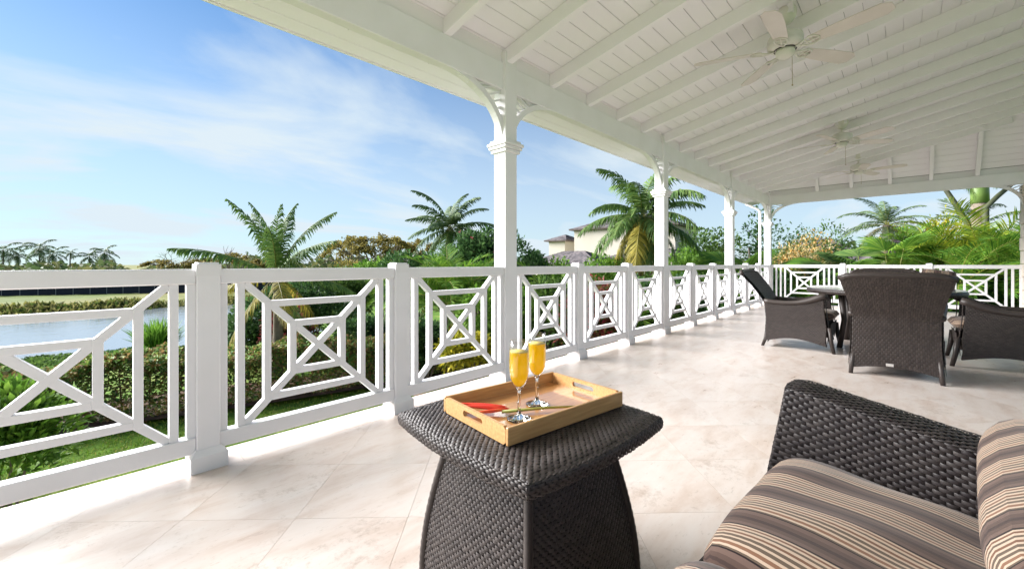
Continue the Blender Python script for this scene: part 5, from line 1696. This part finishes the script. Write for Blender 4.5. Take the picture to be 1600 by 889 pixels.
bush_at(478, 432, 15, 3.0, .12, 'dark', 'dark bush behind the right side of the young palm', n=3600)
bush_at(455, 470, 12.6, 1.7, .10, 'croton', 'bush with crimson flowers beside the young palm', n=1800)
bush_at(545, 424, 18, 3.4, .13, 'mid', 'mid green bush below the umbrella tree', n=3600)
bush_at(585, 500, 12, 2.0, .11, 'dark', 'dark bush at the right end of the hedge', n=2600)
bush_at(600, 411, 27, 4.0, .2, 'bright', 'light green tree top left of the second low post', n=3000)
bush_at(552, 410, 40, 5.0, .22, 'olive', 'golden brown low bush under the umbrella tree', n=2600)
bush_at(645, 398, 23, 3.6, .16, 'dark', 'dark green bush right of the second low post', n=3000)
bush_at(758, 366, 17, 3.1, .15, 'dark', 'rounded dark green tree with red flowers left of the nearest column', n=5200, flowers=(mat('red_petals', (0.30, 0.02, 0.03), .5, island=[(0.22, 0.02, 0.03), (0.42, 0.05, 0.06)], translucent=.3), 45, .12))
bush_at(822, 370, 19, 2.5, .14, 'dark', 'dark green tree just right of the nearest column', n=4200)
bush_at(735, 520, 9.6, 1.5, .09, 'yellow', 'golden yellow shrub seen low through the third railing panel', n=2600, nl=7)
bush_at(665, 500, 10.5, 1.6, .10, 'dark', 'dark shrub low behind the third railing panel', n=2600)
bush_at(790, 455, 11.5, 2.4, .11, 'bright', 'bright green shrub behind the nearest column', n=2800)
bush_at(850, 440, 11.5, 2.2, .11, 'mid', 'mid green shrub seen through the panel right of the nearest column', n=2800)
bush_at(915, 445, 11, 1.9, .10, 'croton', 'bronze and green croton behind the fourth low post', n=2400)
bush_at(868, 411, 18, 3.2, .13, 'bright', 'yellow-green bush below the low shingle roof', n=3000)
bush_at(940, 406, 18, 3.2, .13, 'bright', 'light green bush below the villa wall', n=3000)
bush_at(975, 440, 13, 2.4, .11, 'dark', 'dark bush at the foot of the big coconut palm', n=3000)
bush_at(1028, 436, 13, 2.0, .11, 'mid', 'bush behind the second column base', n=2600)
bush_at(1072, 392, 19, 2.8, .13, 'bright', 'bright green bush right of the second column', n=3200)
bush_at(1105, 362, 26, 4.6, .16, 'mid', 'taller loose tree between the second and third columns', n=3600, nl=14)
bush_at(1080, 440, 13.5, 2.4, .11, 'dark', 'dark shrub low between the second and third columns', n=2800)
bush_at(1122, 432, 14, 2.2, .11, 'mid', 'shrub low left of the third column', n=2600)
bush_at(1165, 428, 15, 2.6, .11, 'dark', 'dark shrub low right of the third column', n=2600)
bush_at(1200, 420, 17, 2.8, .12, 'mid', 'mid green shrub behind the corner column', n=2600)
bush_at(1180, 326, 17.5, 1.5, .12, 'dark', 'slender sparse young tree between third column and corner column', n=620, nl=16, name='young_tree', cat='tree', stems=14, wl=.5)
bush_at(1246, 372, 20, 3.4, .11, 'orange', 'bush covered in orange and yellow flowers right of the corner column', n=3600, nl=16)
bush_at(1232, 352, 27, 2.6, .15, 'dark', 'sparse dark tree above the orange flowers', n=800, nl=12, name='young_tree', cat='tree', stems=10)
bush_at(1282, 356, 25, 3.0, .15, 'mid', 'grey green tree above the shingled roof', n=1400, nl=12, name='young_tree', cat='tree', stems=10)
bush_at(1320, 358, 24, 1.8, .13, 'dark', 'thin sprays of leaves left of the feathery palm', n=420, nl=10, name='young_tree', cat='tree', stems=8)
bush_at(1250, 440, 14.5, 2.4, .11, 'bright', 'green shrub low behind the corner end panel', n=2600)
bush_at(1310, 430, 14.5, 2.6, .12, 'dark', 'dark shrub low behind the first end post', n=2800)
bush_at(1390, 430, 14, 2.8, .12, 'mid', 'mid green shrub low behind the middle end panel', n=2800)
bush_at(1480, 425, 13.5, 2.6, .12, 'dark', 'dark shrub low behind the second end post', n=2800)
bush_at(1570, 425, 13, 2.6, .12, 'mid', 'shrub low behind the end panel beside the pillar', n=2800)
bush_at(1440, 345, 24, 4.0, .16, 'yellow', 'yellow-green tree behind the feathery palm', n=2400, nl=12)
def areca_at(px, py_top, Z, label, nst=7, kind='areca', L=1.9, **k):
    g = on_ground(px, Z); h = CAMH + (HY - py_top) * Z / FPX - g.z
    return areca(g, h, nst, label, 'feathery areca palms', kind, seed=int(px), L=L, stems_h=max(.2, (h - L * .72) / h), **k)
areca_at(700, 378, 13.5, 'big feathery areca palm left of the nearest column', 8, L=2.2)
areca_at(655, 398, 15.5, 'feathery areca palm behind the second low post', 6)
areca_at(870, 418, 13.5, 'areca palm right of the nearest column', 6, 'areca')
areca_at(985, 425, 12.5, 'areca palm seen through the panel left of the second column', 5)
areca_at(1445, 345, 15.5, 'areca palm right of the feathery palm under the end beam', 8, 'areca', 2.3)
areca_at(1535, 325, 14.5, 'tall yellow-tipped areca palm below the royal palm', 9, 'arecay', 2.4)
areca_at(1585, 345, 12.8, 'areca palm with broad combed frond beside the stone pillar', 6, 'areca', 2.3)
areca_at(1490, 380, 13.2, 'areca palm low in front of the royal palm', 6, 'areca', 2.0)
def fan_at(px, py_top, Z, R, nl_, label, kind='areca', seed=1):
    g = on_ground(px, Z); h = CAMH + (HY - py_top) * Z / FPX - g.z
    return fan_palm(g, h - R * .3, R, nl_, label, 'fan palms', kind, seed)
fan_at(1150, 376, 15.5, 1.15, 9, 'fan palm with broad pleated leaf behind the third column', 'areca', 3)
fan_at(1342, 368, 16, 1.25, 12, 'fan palm with wide pleated leaves left of the pointed roof', 'green', 5)
fan_at(1300, 385, 15, 1.0, 9, 'fan palm beside the orange flowers', 'areca', 7)
fan_at(1395, 372, 15.2, 1.0, 9, 'fan palm in front of the pointed roof', 'areca', 11)
